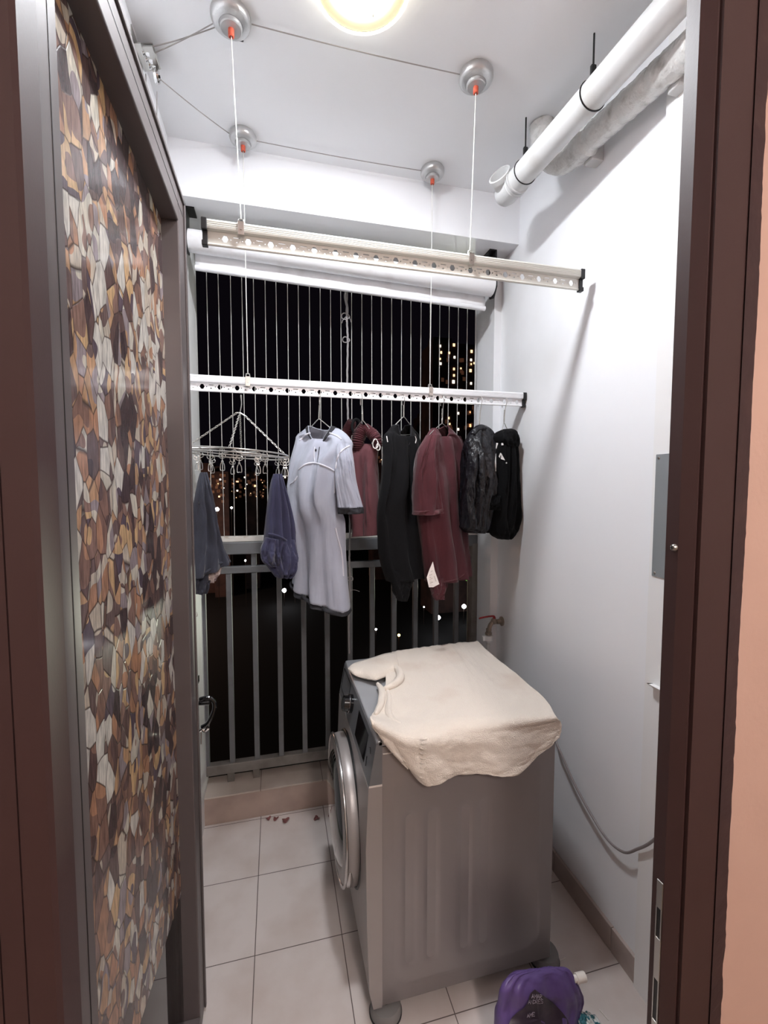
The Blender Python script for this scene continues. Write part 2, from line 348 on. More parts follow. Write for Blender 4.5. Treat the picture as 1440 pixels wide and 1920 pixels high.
# door frame: brown painted timber with stepped mouldings
def frame_side(s):
    """s=+1 right jamb (inner face x=.577), s=-1 left jamb (inner face x=-.228)"""
    x = .577 if s > 0 else -.228
    P = lambda d, y: (x+s*d, y)
    if s > 0: poly = [P(.022, .543), P(0, .543), P(0, .5215), P(.010, .5035), P(.0125, .5035), P(.0125, .5055), P(.0145, .5055), P(.0145, .4985), P(.070, .4985), P(.080, .5020), P(.103, .5075), P(.103, .515), P(.022, .515)]
    else: poly = [P(.022, .543), P(0, .543), P(0, .5035), P(.004, .4990), P(.0285, .4985), P(.0285, .5015), P(.0300, .5015), P(.0300, .4985), P(.050, .4985), P(.050, .5015), P(.0515, .5015), P(.0515, .4985), P(.11, .4985), P(.11, .515), P(.022, .515)]
    return prism(NB(), poly, 'z', 0, 2.52)
jr = struct('trim_8', frame_side(1), 'brown'); jl = struct('trim_9', frame_side(-1), 'brown')
bm = NB(); box(bm, (-.33, .499, 2.42), (.68, .543, 2.52)); struct('trim_10', bm, 'brown')
# uneven dark over-painted edge of the right casing where it meets the salmon wall
bm = NB(); n = 260; L = []
for i in range(n):
    z = 2.52*i/(n-1)
    e = .6845 + .004*noise.noise(V((0, 3, z*4))) + .005*noise.noise(V((5, 0, z*23)))*abs(noise.noise(V((1, 7, z*3))))*2 + .0015*noise.noise(V((9, 1, z*120)))
    L.append((z, e))
A = [bm.verts.new((.650, .4976, z)) for z, e in L]; B = [bm.verts.new((e, .5065, z)) for z, e in L]; Cc = [bm.verts.new((e, .5141, z)) for z, e in L]
for i in range(n-1):
    bm.faces.new((A[i], A[i+1], B[i+1], B[i])); bm.faces.new((B[i], B[i+1], Cc[i+1], Cc[i]))
struct('trim_12', bm, 'brown_edge')
# strike plate and screw on the right jamb
sp = thing('strike_plate', 'long silver strike plate low on the right brown door jamb', 'strike plate', (.578, .53, .85))
bm = NB()
zs = [(1.0, .955, 1), (.955, .905, 0), (.905, .835, 1), (.835, .765, 0), (.765, .70, 1)]
for a, b_, full in zs:
    if full: box(bm, (.5755, .5225, b_), (.5785, .5335, a), .0006)
    else:
        box(bm, (.5755, .5225, b_), (.5785, .5245, a)); box(bm, (.5755, .5315, b_), (.5785, .5335, a))
obj('plate', bm, 'steel', sp)
for a, b_, full in zs:
    if not full: obj('latch_recess', box(NB(), (.5762, .5245, b_), (.5772, .5315, a)), 'black', sp)
sc = thing('jamb_screw', 'small silver cross-head screw halfway up the right door jamb', 'screw', (.577, .527, 1.527))
bm = NB(); lathe(bm, [(0, -.0055), (.0035, -.005), (.0052, -.003), (.0055, 0)], (.577, .527, 1.527), 'x', 20); obj('screw_head', bm, 'steel', sc, True)
bm = NB(); box(bm, (.5712, .5265, 1.524), (.5720, .5275, 1.530)); box(bm, (.5712, .524, 1.5265), (.5720, .530, 1.5275)); obj('cross_slot', bm, 'black', sc)

# ------------------------------------------------------------------ door leaf, open flat along the left wall
DX, DT, DY0, DY1, DZ0, DZ1 = -.237, .054, .548, 1.362, .012, 2.40
dl = thing('balcony_door', 'open dark bronze framed glass door with pebble mosaic film, left of the doorway', 'door', (DX, DY0, DZ0))
bm = NB(); sw = .064; sl = .078; tr_ = .090
box(bm, (DX-DT, DY0, DZ0), (DX, DY0+sw, DZ1), .003); obj('hinge_stile', bm, 'bronze', dl)
bm = NB(); box(bm, (DX-DT, DY1-sl, DZ0), (DX, DY1, DZ1), .003); obj('lock_stile', bm, 'bronze', dl)
bm = NB(); box(bm, (DX-DT, DY0+sw, DZ1-tr_), (DX, DY1-sl, DZ1), .003); obj('top_rail', bm, 'bronze', dl)
bm = NB(); box(bm, (DX-DT, DY0+sw, DZ0), (DX, DY1-sl, DZ0+.056), .003); obj('bottom_rail', bm, 'bronze', dl)
# grooves and raised edge along the room face
bm = NB(); box(bm, (DX-.001, DY0+.040, DZ0+.01), (DX+.0006, DY0+.0415, DZ1-.03)); box(bm, (DX-.001, DY0+.02, DZ1-.047), (DX+.0006, DY1-.02, DZ1-.0445)); obj('frame_groove', bm, 'bronze_dark', dl)
bm = NB(); box(bm, (DX, DY1-.012, DZ0), (DX+.005, DY1, DZ1), .0015); box(bm, (DX, DY0+.02, DZ1-.011), (DX+.005, DY1, DZ1), .0015); obj('edge_bead', bm, 'bronze', dl)
GX = DX-DT+.010
bm = NB(); box(bm, (GX-.006, DY0+sw-.01, DZ0+.04), (GX, DY1-sl+.01, DZ1-tr_+.01)); gl = obj('glass_pane', bm, 'glass', dl)
zf = .50
bm = NB(); prism(bm, [(DY0+sw, .62), (.90, .545), (1.10, .50), (DY1-sl, .455), (DY1-sl, DZ1-tr_), (DY0+sw, DZ1-tr_)], 'x', GX+.0004, GX+.0016); obj('mosaic_film', bm, 'mosaic', gl)
# D-shaped pull handle and lock fittings that stick out past the leading edge
bm = NB(); box(bm, (DX-.035, DY1, .80), (DX-.001, DY1+.014, 1.075), .003); obj('handle_plate', bm, 'black', dl)
hz = lambda x, y: py(x, y, DY1+.03)
bm = NB(); pth = smooth_path([hz(374, 1312), hz(384, 1309), hz(394, 1309), hz(401, 1316), hz(402, 1328), hz(396, 1345), hz(388, 1358), hz(378, 1364)], 30)
tube(bm, pth, .0065, 10); obj('pull_handle', bm, 'black_gloss', dl, True)
bm = NB(); tube(bm, [hz(373, 1318), hz(393, 1317)], .0072, 10); obj('handle_grip', bm, 'black_gloss', dl, True)
bm = NB(); tube(bm, smooth_path([hz(374, 1371), hz(379, 1367), hz(384, 1370), hz(391, 1364)], 12), .0055, 10); tube(bm, [hz(377, 1372), hz(377, 1395)], .002, 6); obj('lock_cylinder', bm, 'chrome', dl, True)

# latch rod on the left pier
lr = thing('latch_rod', 'white upright latch rod with a round knob beside the door edge, left of the railing', 'latch rod', (-.364, 2.045, .76))
bm = NB(); tube(bm, [(-.362, 2.04, .765), (-.362, 2.04, 1.22)], .0085, 12); obj('rod', bm, 'rail_white', lr, True)
bm = NB(); bmesh.ops.create_uvsphere(bm, u_segments=20, v_segments=12, radius=.0145, matrix=Matrix.Translation((-.356, 2.036, 1.052))); obj('knob', bm, 'rail_white', lr, True, angle=0)
bm = NB(); box(bm, (-.378, 2.028, .742), (-.345, 2.058, .772), .003); obj('keeper', bm, 'chrome', lr)

# ------------------------------------------------------------------ railing and invisible grille
YR_ = 2.24
rl = thing('balcony_railing', 'grey metal balcony railing standing on the tiled kerb', 'railing', (.363, YR_, .138))
bm = NB(); box(bm, (-.352, YR_-.028, 1.285), (1.079, YR_+.028, 1.345), .004); obj('handrail', bm, 'rail_grey', rl)
bm = NB(); box(bm, (-.352, YR_-.016, 1.190), (1.079, YR_+.016, 1.224), .003); obj('mid_rail', bm, 'rail_grey', rl)
bm = NB(); box(bm, (-.352, YR_-.02, .186), (1.079, YR_+.02, .236), .003); obj('bottom_rail', bm, 'rail_dirty', rl)
bx0 = py(384, 1250, YR_).x; step = .1195
for i in range(13):
    x = bx0 + i*step
    if x > 1.06: break
    top = 1.286 if i in (0, 2, 5, 8, 11) else 1.192
    bm = NB(); box(bm, (x-.0125, YR_-.0125, .23), (x+.0125, YR_+.0125, top), .002); obj('baluster', bm, 'rail_grey', rl)
for x in (-.24, -.118, .36, .72):
    bm = NB(); box(bm, (x-.016, YR_-.012, .138), (x+.016, YR_+.012, .19), .002); obj('foot_post', bm, 'rail_dirty', rl)
bm = NB(); box(bm, (1.046, YR_-.03, .138), (1.079, YR_+.03, 1.30), .003); obj('end_post', bm, 'rail_dirty', rl)
# fine wire grille above the handrail
gr = thing('wire_grille', 'fine upright safety wires strung above the grey railing', 'wire grille', (.31, YR_, 1.345))
bm = NB(); box(bm, (-.352, YR_-.02, 1.3455), (1.079, YR_+.02, 1.372), .003); obj('bottom_track', bm, 'rail_white', gr)
bm = NB(); box(bm, (-.352, YR_-.02, ZB-.03), (1.079, YR_+.02, ZB), .003); obj('top_track', bm, 'rail_white', gr)
wx = py(365, 560, YR_).x; ws = (py(876, 600, YR_).x-wx)/26
for i in range(29):
    x = wx+i*ws; dx = random.uniform(-.004, .004)
    if x > 1.07: break
    bm = NB(); tube(bm, [(x+dx, YR_, 1.372), (x, YR_, 2.0), (x-dx*.6, YR_, ZB-.03)], .0017, 6); obj('safety_wire', bm, 'cable', gr, True)

# twisted string tied down the middle of the opening
st = thing('twisted_string', 'knotted grey string hanging from the roller blind down past the railing', 'string', py(651, 525, 2.17))
def sy(x, y): return py(x, y, 2.17)
bm = NB(); main = smooth_path([sy(651, 528), sy(650, 590), sy(652, 640), sy(651, 720), sy(653, 800), sy(655, 900), sy(656, 1000), sy(655, 1050), sy(656, 1100), sy(654, 1160), sy(655, 1225)], 90)
for k in (0, 1, 2):
    pts = []
    for i, p in enumerate(main):
        a = i*.9+k*2.1; pts.append(p+V((math.cos(a), math.sin(a), 0))*.0028)
    tube(bm, pts, .0026, 6)
obj('strand', bm, 'string', st, True)
for (x, y, r_) in ((648, 593, 9), (649, 637, 8), (656, 1085, 7)):
    c = sy(x, y); bm = NB()
    tube(bm, [c+V((math.cos(a)*.0022*r_, .006*math.sin(2*a), math.sin(a)*.0016*r_)) for a in [2*math.pi*i/20 for i in range(20)]], .0026, 6, closed=True); obj('knot', bm, 'string', st, True)
for pts in ([sy(650, 592), sy(643, 600), sy(641, 606)], [sy(651, 592), sy(656, 597), sy(658, 604)], [sy(655, 1108), sy(664, 1106), sy(674, 1109)]):
    bm = NB(); tube(bm, smooth_path(pts, 8), .0015, 5); obj('loose_end', bm, 'string', st, True)
bm = NB(); tube(bm, smooth_path([sy(650, 540), sy(647, 555), sy(651, 575), sy(652, 590)], 14), [.0025+.004*math.sin(math.pi*i/13) for i in range(14)], 7); obj('tied_wrap', bm, 'string', st, True)

# ------------------------------------------------------------------ roller blind
rb = thing('roller_blind', 'white rolled-up roller blind fixed under the beam', 'roller blind', (.34, 2.0, ZB))
ax0, ax1 = V((-.332, 2.0, 2.622)), V((1.032, 2.0, 2.578))
bm = NB(); k = 40; tube(bm, [ax0.lerp(ax1, i/k) for i in range(k+1)], [.043+.0014*noise.noise(V((i*.3, 0, 0))) for i in range(k+1)], 36); obj('fabric_roll', bm, 'blind', rb, True)
bm = NB()
def flap(u, v):
    p = ax0.lerp(ax1, .012+.976*u); return p+V((0, .041-.004*v+.003*math.sin(u*40)*v, -.01-.072*v))
grid(bm, flap, 60, 8); o = obj('hanging_fabric', bm, 'blind', rb, True); add_mod(o, 'SOLIDIFY', thickness=.002)
bm = NB(); tube(bm, [flap(0, 1)+V((0, 0, -.006)), flap(1, 1)+V((0, 0, -.006))], .0115, 16); obj('bottom_bar', bm, 'alu_white', rb, True)
for s, a in ((-1, ax0), (1, ax1)):
    bm = NB()
    x = a.x+s*.002
    prism(bm, [(a.y-.03, ZB), (a.y+.04, ZB), (a.y+.03, a.z-.045), (a.y-.012, a.z-.055), (a.y-.04, a.z-.01)], 'x', x, x+s*.006); box(bm, (x, a.y-.03, ZB-.006), (x-s*.03, a.y+.04, ZB)); obj('bracket', bm, 'black', rb)

# ------------------------------------------------------------------ drying rails with punched holes
def punched(x0, x1, z0, z1, y, ph=0.0):
    cu = bpy.data.curves.new('tmp', 'CURVE'); cu.dimensions = '2D'; cu.fill_mode = 'BOTH'; cu.extrude = .0012
    def loop(ps):
        s = cu.splines.new('POLY'); s.points.add(len(ps)-1)
        for p, q in zip(s.points, ps): p.co = (q[0], q[1], 0, 1)
        s.use_cyclic_u = True
    loop([(x0, z0), (x1, z0), (x1, z1), (x0, z1)])
    zc = (z0+z1)/2; T = .064; x = x0+.03+ph
    while x < x1-.02:
        loop([(x-.0095, zc), (x-.004, zc+.0095), (x+.004, zc+.0095), (x+.0095, zc), (x+.004, zc-.0095), (x-.004, zc-.0095)])
        for d in (-.016, .016):
            if x0+.006 < x+d < x1-.006: loop([(x+d+.0021*math.cos(a*math.pi/3), zc+.0021*math.sin(a*math.pi/3)) for a in range(6)])
        c = x+T/2
        if c+.012 < x1:
            loop([(c-.0095, zc+.0055), (c+.0095, zc+.0055), (c+.0095, zc+.0082), (c-.0095, zc+.0082)])
            loop([(c-.0045, zc-.0075), (c+.0045, zc-.0075), (c, zc-.0022)])
        x += T
    o = bpy.data.objects.new('tmp', cu); COL.objects.link(o)
    me = bpy.data.meshes.new_from_object(o.evaluated_get(bpy.context.evaluated_depsgraph_get()))
    bpy.data.objects.remove(o); bpy.data.curves.remove(cu)
    bm = bmesh.new(); bm.from_mesh(me); bpy.data.meshes.remove(me)
    for v in bm.verts: v.co = V((v.co.x, y+v.co.z, v.co.y))
    bmesh.ops.remove_doubles(bm, verts=bm.verts, dist=1e-6)
    return bm
def drying_rail(x0, x1, y, zt, zb, label, clips, m, ph):
    t = thing('drying_rail', label, 'clothes drying rail', ((x0+x1)/2, y, zb), 'ceiling clothes airer rails')
    zs = zt-.029
    prof = [(-.004, zs), (-.012, zs+.003), (-.0135, zs+.008)]
    for i in range(3): z = zs+.0095+i*.005; prof += [(-.0135, z), (-.0122, z+.0007), (-.0122, z+.0015), (-.0135, z+.0022)]
    prof += [(-.0135, zt-.004), (-.010, zt), (.010, zt), (.0135, zt-.004), (.0135, zs+.008), (.012, zs+.003), (.004, zs)]
    bm = NB(); prism(bm, [(y+a, z) for a, z in prof], 'x', x0, x1); obj('rail_body', bm, m, t)
    bm = punched(x0, x1, zb+.004, zs+.002, y, ph); fl = obj('hanging_flange', bm, m, t)
    bm = NB(); tube(bm, [(x0, y, zb+.003), (x1, y, zb+.003)], .0038, 10); obj('bottom_bead', bm, m, fl, True)
    for e, s in ((x0, -1), (x1, 1)):
        bm = NB(); box(bm, (e-s*.004, y-.0155, zs-.003), (e+s*.012, y+.0155, zt+.0015), .002); box(bm, (e-s*.004, y-.006, zb-.003), (e+s*.010, y+.006, zs+.004), .0015); box(bm, (e-s*.004, y-.009, zb-.004), (e+s*.012, y+.009, zb+.010), .0015); obj('end_cap', bm, 'black', t)
    for c in clips:
        bm = NB(); box(bm, (c-.009, y-.0165, zs-.006), (c+.009, y-.0138, zt+.003), .0008); box(bm, (c-.009, y+.0138, zs-.006), (c+.009, y+.0165, zt+.003), .0008); box(bm, (c-.009, y-.0165, zt+.0005), (c+.009, y+.0165, zt+.003), .0008)
        tube(bm, [(c, y-.019, zs+.010), (c, y-.0138, zs+.010)], .0035, 10); tube(bm, [(c-.008, y, zt+.003), (c-.006, y, zt+.016), (c+.006, y, zt+.016), (c+.008, y, zt+.003)], .0022, 6); obj('suspension_clip', bm, 'steel', t)
    return t
Y1_, Y2_ = 1.386, 1.825
drying_rail(-.183, 1.054, Y1_, 2.376, 2.308, 'bare upper aluminium drying rail with punched holes, hanging nearest the door', (-.087, .634), 'alu', .021)
drying_rail(-.375, 1.104, Y2_, 2.040, 1.980, 'lower white drying rail carrying the clothes in front of the dark window', (-.100, .655), 'alu_white', .012)

# ceiling pulleys
PUL = [(-.104, Y1_, .055, 'silver ceiling pulley disc at front left, cut off by the top of the photo'), (-.102, Y2_, .05, 'silver ceiling pulley disc on the left, nearest the window beam'),
       (.648, Y1_, .055, 'large silver ceiling pulley disc on the right, between the lamp and the pipes'), (.660, Y2_, .05, 'small silver ceiling pulley disc on the right, nearest the window beam')]
for (x, y, r_, lab) in PUL:
    t = thing('ceiling_pulley', lab, 'pulley', (x, y, ZC), 'hoist pulleys on the ceiling')
    bm = NB(); lathe(bm, [(0, 0), (r_*.9, 0), (r_, -.008), (r_, -.018), (r_*.94, -.026), (r_*.82, -.031), (r_*.6, -.034), (r_*.58, -.033), (0, -.033)], (x, y, ZC), 'z', 72)
    for v in bm.verts:
        d = V((v.co.x-x, v.co.y-y)); 
        if d.length > r_*.8: pass
    obj('housing', bm, 'pulley', t, True)
    bm = NB(); lathe(bm, [(r_*.56, -.033), (r_*.55, -.042), (r_*.5, -.044), (0, -.044)], (x, y, ZC), 'z', 48); obj('cover_disc', bm, 'pulley_face', t, True)
    bm = NB(); lathe(bm, [(.0085, -.043), (.0085, -.062), (.0055, -.064), (.005, -.058), (0, -.058)], (x, y, ZC), 'z', 20); obj('nozzle', bm, 'orange', t, True)
    bm = NB(); box(bm, (x+r_*.2, y+r_*.8, ZC-.012), (x+r_*.55, y+r_*1.18, ZC), .002); obj('mounting_tab', bm, 'black', t)
ZN = ZC-.060
for (x0, x1, y, z, lab, g) in ((-.104, -.087, Y1_, 2.392, 'thin hoist wire from the front left pulley down to the upper rail', 1), (.648, .634, Y1_, 2.392, 'thin hoist wire from the front right pulley down to the upper rail', 1),
                               (-.102, -.100, Y2_, 2.056, 'thin hoist wire from the rear left pulley down to the lower rail', 2), (.660, .655, Y2_, 2.056, 'thin hoist wire from the rear right pulley down to the lower rail', 2)):
    bm = NB(); tube(bm, [(x0, y, ZN), (x1, y, z)], .0016, 8); tag(obj('hoist_wire', bm, 'cable', None, True), lab, 'wire', 'hoist wires holding the rails')
def cord(a, b, lab, r_=.0016, sag=.004):
    a, b = V(a), V(b); bm = NB(); tube(bm, [a.lerp(b, i/12)-V((0, 0, sag*math.sin(math.pi*i/12))) for i in range(13)], r_, 6)
    tag(obj('hoist_line', bm, 'cord_dark', None, True), lab, 'cord', 'cords running along the ceiling')
zc_ = ZC-.016; hb = pz(294, 143, 2.87)
cord((-.104+.056, Y1_, zc_), (.648-.056, Y1_, zc_), 'dark cord along the ceiling past the lamp between the two front pulleys')
cord((-.102+.05, Y2_, zc_), (.660-.05, Y2_, zc_), 'dark cord along the ceiling between the two rear pulleys')
cord((-.104-.04, Y1_+.03, zc_), (-.352, 1.50, 2.905), 'upper strand of the double cord from the front left pulley to the wall bracket')
cord((-.104-.048, Y1_+.018, zc_-.004), (-.348, 1.515, 2.900), 'lower strand of the double cord from the front left pulley to the wall bracket')
cord((-.102-.045, Y2_-.01, zc_), tuple(hb+V((.005, .012, .004))), 'single cord from the rear left pulley to the hanging block of the wall bracket')

# wall bracket of the hoist
zb_ = 2.89
wb = thing('hoist_bracket', 'steel pulley bracket with hanging block high on the left wall', 'pulley bracket', (XL, 1.53, zb_))
def pslab(pts, z, th): return prism(NB(), [tuple(pz(x, y, z).xy) for x, y in pts], 'z', z, z+th)
obj('lower_plate', pslab([(266, 88), (285, 87), (300, 130), (289, 134)], zb_, .003), 'steel', wb)
obj('lower_plate', pslab([(250, 82), (263, 82), (284, 132), (272, 134)], zb_, .003), 'steel', wb)
obj('upper_plate', pslab([(248, 80), (286, 82), (302, 130), (272, 135)], zb_+.034, .003), 'steel', wb)
bm = NB(); box(bm, (XL, 1.465, zb_-.005), (XL+.003, 1.575, zb_+.042), .001); obj('back_plate', bm, 'steel', wb)
for (x, y) in ((274, 97), (280, 110), (286, 122)):
    c = pz(x, y, zb_+.008); bm = NB(); lathe(bm, [(0, -.010), (.0115, -.010), (.0115, -.007), (.008, -.002), (.0115, .003), (.0115, .010), (0, .010)], c, 'x', 24); obj('wheel', bm, 'chrome', wb, True)
hb = pz(294, 143, zb_-.02); bm = NB(); lathe(bm, [(0, -.007), (.0165, -.007), (.0185, 0), (.0165, .007), (0, .007)], hb, 'x', 24); bl = obj('hanging_block', bm, 'chrome', wb, True)
bm = NB(); lathe(bm, [(.004, -.0095), (.004, .0095)], hb, 'x', 12); obj('axle', bm, 'black', bl, True)
bm = NB(); tube(bm, [pz(287, 128, zb_), pz(291, 136, zb_-.012)], .0045, 8); obj('swivel', bm, 'steel', bl, True)
for y, lab in ((1.565, 'rear of the two thin cords dropping from the wall bracket behind the door top'), (1.585, 'thin cord dropping from the hanging block of the wall bracket')):
    bm = NB(); tube(bm, [(XL+(.012 if y < 1.57 else .038), y, 2.885 if y < 1.57 else hb.z-.015), (XL+.016, y+.01, 2.2), (XL+.014, y+.012, 1.2)], .0014, 6); tag(obj('pull_cord', bm, 'cord_dark', None, True), lab, 'cord', 'pull cords of the hoist')

# ------------------------------------------------------------------ ceiling lamp
LX, LY = .232, 1.182
lp = thing('ceiling_lamp', 'round lit ceiling lamp with cream ring at the top of the photo', 'ceiling lamp', (LX, LY, ZC))
bm = NB(); lathe(bm, [(0, 0), (.112, 0), (.122, -.02), (.128, -.046), (.128, -.050), (.123, -.052), (.119, -.049)], (LX, LY, ZC), 'z', 64); obj('outer_rim', bm, 'lamp_rim', lp, True)
bm = NB(); lathe(bm, [(.119, -.047), (.114, -.0505), (.092, -.0515), (.080, -.049), (.0755, -.044)], (LX, LY, ZC), 'z', 64); obj('cream_ring', bm, 'lamp_shade', lp, True)
bm = NB(); lathe(bm, [(.1205, -.0475), (.119, -.045), (.1175, -.0475)], (LX, LY, ZC), 'z', 64); obj('ring_groove', bm, 'steel', lp, True)
bm = NB(); lathe(bm, [(.076, -.040), (.075, -.050), (.066, -.060), (.040, -.068), (0, -.071)], (LX, LY, ZC), 'z', 48); bu = obj('bulb', bm, 'bulb', lp, True)
for i in range(14):
    bm = NB(); a = i*2*math.pi/14+.2; r0 = .036+.010*(i % 2)
    tube(bm, [(LX+r0*math.cos(a), LY+r0*math.sin(a), ZC-.0735), (LX+(r0+.02)*math.cos(a+.25), LY+(r0+.02)*math.sin(a+.25), ZC-.067)], .0014, 6)
    obj('crystal_facet', bm, 'chrome', bu, True)

# ------------------------------------------------------------------ drain pipes under the ceiling at right
def ps(a, s): return C0+(V(a)-C0)*s
pa, pb = ps((1.115, 1.982, 3.043), .80), ps((1.182, 1.307, 3.074), .80)
dirp = (pb-pa).normalized(); pe = pa+dirp*1.05
p1 = thing('drain_pipe', 'long white drain pipe slung under the ceiling, in front of the wrapped pipe', 'pipe', pa)
bm = NB(); tube(bm, [pa, pe], .042, 32); obj('pipe_run', bm, 'pvc', p1, True)
bm = NB(); arc = [pa+dirp*.03, pa, pa-dirp*.03, pa-dirp*.052, pa-dirp*.066, pa-dirp*.073]
tube(bm, arc, [.0455, .046, .0455, .039, .026, .010], 32); obj('elbow', bm, 'pvc', p1, True, angle=0)
so = (V((-.74, -.46, .46))).normalized(); bm = NB(); so0 = pa-dirp*.022
e1 = so.orthogonal().normalized(); e2 = so.cross(e1); prof = [(.036, 0), (.0365, .052), (.041, .054), (.042, .072), (.036, .073), (.034, .06), (.033, .035), (0, .03)]; prev = None
for r_, h in prof:
    ring = [bm.verts.new(so0+so*h+(e1*math.cos(2*math.pi*k/32)+e2*math.sin(2*math.pi*k/32))*r_) for k in range(32)]
    if prev:
        for k in range(32): bm.faces.new((prev[k], prev[(k+1) % 32], ring[(k+1) % 32], ring[k]))
    prev = ring
obj('open_socket', bm, 'pvc', p1, True)
bm = NB()
for d in (.012, .026, .036): tube(bm, [pa+dirp*d, pa+dirp*(d+.006)], .0478, 32)
obj('joint_collar', bm, 'pvc', p1, True)
for d in (.085, .40):
    q = pa+dirp*d
    bm = NB(); tube(bm, [q+V((.0435*math.cos(a), 0, .0435*math.sin(a))) for a in [2*math.pi*i/28 for i in range(28)]], .0022, 6, closed=True)
    tube(bm, [q+V((0, 0, .043)), (q.x, q.y, ZC)], .0028, 8); box(bm, q+V((-.008, -.005, .042)), q+V((.008, .005, .085)), .002); obj('pipe_hanger', bm, 'black', p1)
p2 = thing('wrapped_pipe', 'second white pipe wrapped in crinkled plastic film, between the drain pipe and the wall', 'pipe', (1.05, 1.43, 2.80))
qa, qb = V((1.045, 1.415, 2.795)), V((1.056, .62, 2.70))
bm = NB(); k = 60; tube(bm, [qa.lerp(qb, i/k)+V((.004*noise.noise(V((i*.5, 1, 0))), 0, .004*noise.noise(V((i*.5, 4, 0))))) for i in range(k+1)], [.041+.005*noise.noise(V((i*.7, 0, 3))) + (.006 if i < 6 else 0) for i in range(k+1)], 28); obj('wrapped_run', bm, 'film', p2, True)
bm = NB(); tr = smooth_path([qa+V((0, -.02, 0)), qa+V((-.01, .04, .0)), qa+V((-.03, .085, .03)), qa+V((-.06, .10, .08)), qa+V((-.07, .10, ZC-qa.z))], 24); tube(bm, tr, .044, 28); obj('elbow', bm, 'film', p2, True)
for y, z in ((1.36, 2.74), (1.02, 2.70)): obj('wall_clip', box(NB(), (1.07, y, z), (XR, y+.04, z+.06), .004), 'pvc', p2)

# ------------------------------------------------------------------ garments
def loft(rows, m, name, parent, folds=(5, .010), n=72, nr=60, close_top=False, seed=0, smooth=True, inset=None, solid=.0025, neck=None, wr=.010):
    """rows: (yL,xL,yR,xR, YL,YR, thickness) measured silhouette left/right with the depth of either side"""
    rows = [tuple(float(v) for v in r) for r in rows]
    bm = NB(); fk, fa = folds
    def fn(u, v):
        r = crom(rows, v); L = py(r[1], r[0], r[4]); Rr = py(r[3], r[2], r[5]); mid = (L+Rr)/2; ax = (Rr-L)/2
        nrm = V((ax.y, -ax.x, 0)); nrm = nrm.normalized() if nrm.length > 1e-6 else V((0, -1, 0))   # towards the camera
        if nrm.y > 0: nrm = -nrm
        a = 2*math.pi*u; c, s = math.cos(a), math.sin(a)
        cu = c
        amp = fa*min(1, .15+v*1.6)
        f = amp*(math.sin(fk*c*2.3+seed+1.3*math.sin(v*4+seed))+.6*math.sin(fk*1.9*c+2*seed+v*3))*(abs(s)**.7)
        f += .5*amp*noise.noise(V((c*3+seed, s*2, v*7)))
        f += wr*noise.fractal(V((c*5.5+seed*3, s*2.5, v*2.6+seed)), .8, 2.2, 4)*min(1, .25+v*2)
        w = r[6]*(abs(s)**.75)*math.copysign(1, s)
        p = mid+ax*cu+nrm*(w+f)
        if neck:                                            # the neckline dips in front and at the back
            hw, df, db = neck; k = max(0, 1-(c/hw)**2)**.8*math.exp(-(v*7)**2)
            p.z -= k*(df*max(0, s)**.4 if s > 0 else db*max(0, -s)**.4)
        return p
    vs = grid(bm, fn, n, nr, True)
    if close_top: bm.faces.new(vs[0][::-1])
    o = obj(name, bm, m, parent, smooth, angle=0)
    if solid: add_mod(o, 'SOLIDIFY', thickness=solid, offset=0)
    LOFT[o.name] = fn
    return o
LOFT = {}
def neckband(o, m, width, hw=1.0, name='neckband', r_=.0035):
    fn = LOFT[o.name]; bm = NB()
    def g(u, v):
        p = fn(u, v*width); a = fn(u, .5*width); q = fn((u+.5) % 1, .5*width); d = (a-q); d = d.normalized() if d.length > 1e-6 else V((0, 0, 0)); return p+d*.0025
    grid(bm, g, 72, 6, True); b = obj(name, bm, m, o, True, angle=0); add_mod(b, 'SOLIDIFY', thickness=r_, offset=0); return b
def bvh(*os):
    trees = []
    for o in os: trees.append(BVHTree.FromPolygons([tuple(v.co) for v in o.data.vertices], [tuple(p.vertices) for p in o.data.polygons]))
    return trees
def hit(trees, x, y, lift=.002):
    best = None; d = ray(x, y).normalized()
    for t in trees:
        h = t.ray_cast(C0, d)
        if h[0] is not None and (best is None or h[3] < best[3]): best = h
    return None if best is None else best[0]-d*lift
def surf_line(trees, pts, r, name, m, parent, n=30, lift=.002, flat=False):
    P_ = [hit(trees, *crom([tuple(p) for p in pts], i/(n-1)), lift=lift) for i in range(n)]; P_ = [p for p in P_ if p]
    if len(P_) < 2: return
    bm = NB(); tube(bm, P_, r, 8); return obj(name, bm, m, parent, True)
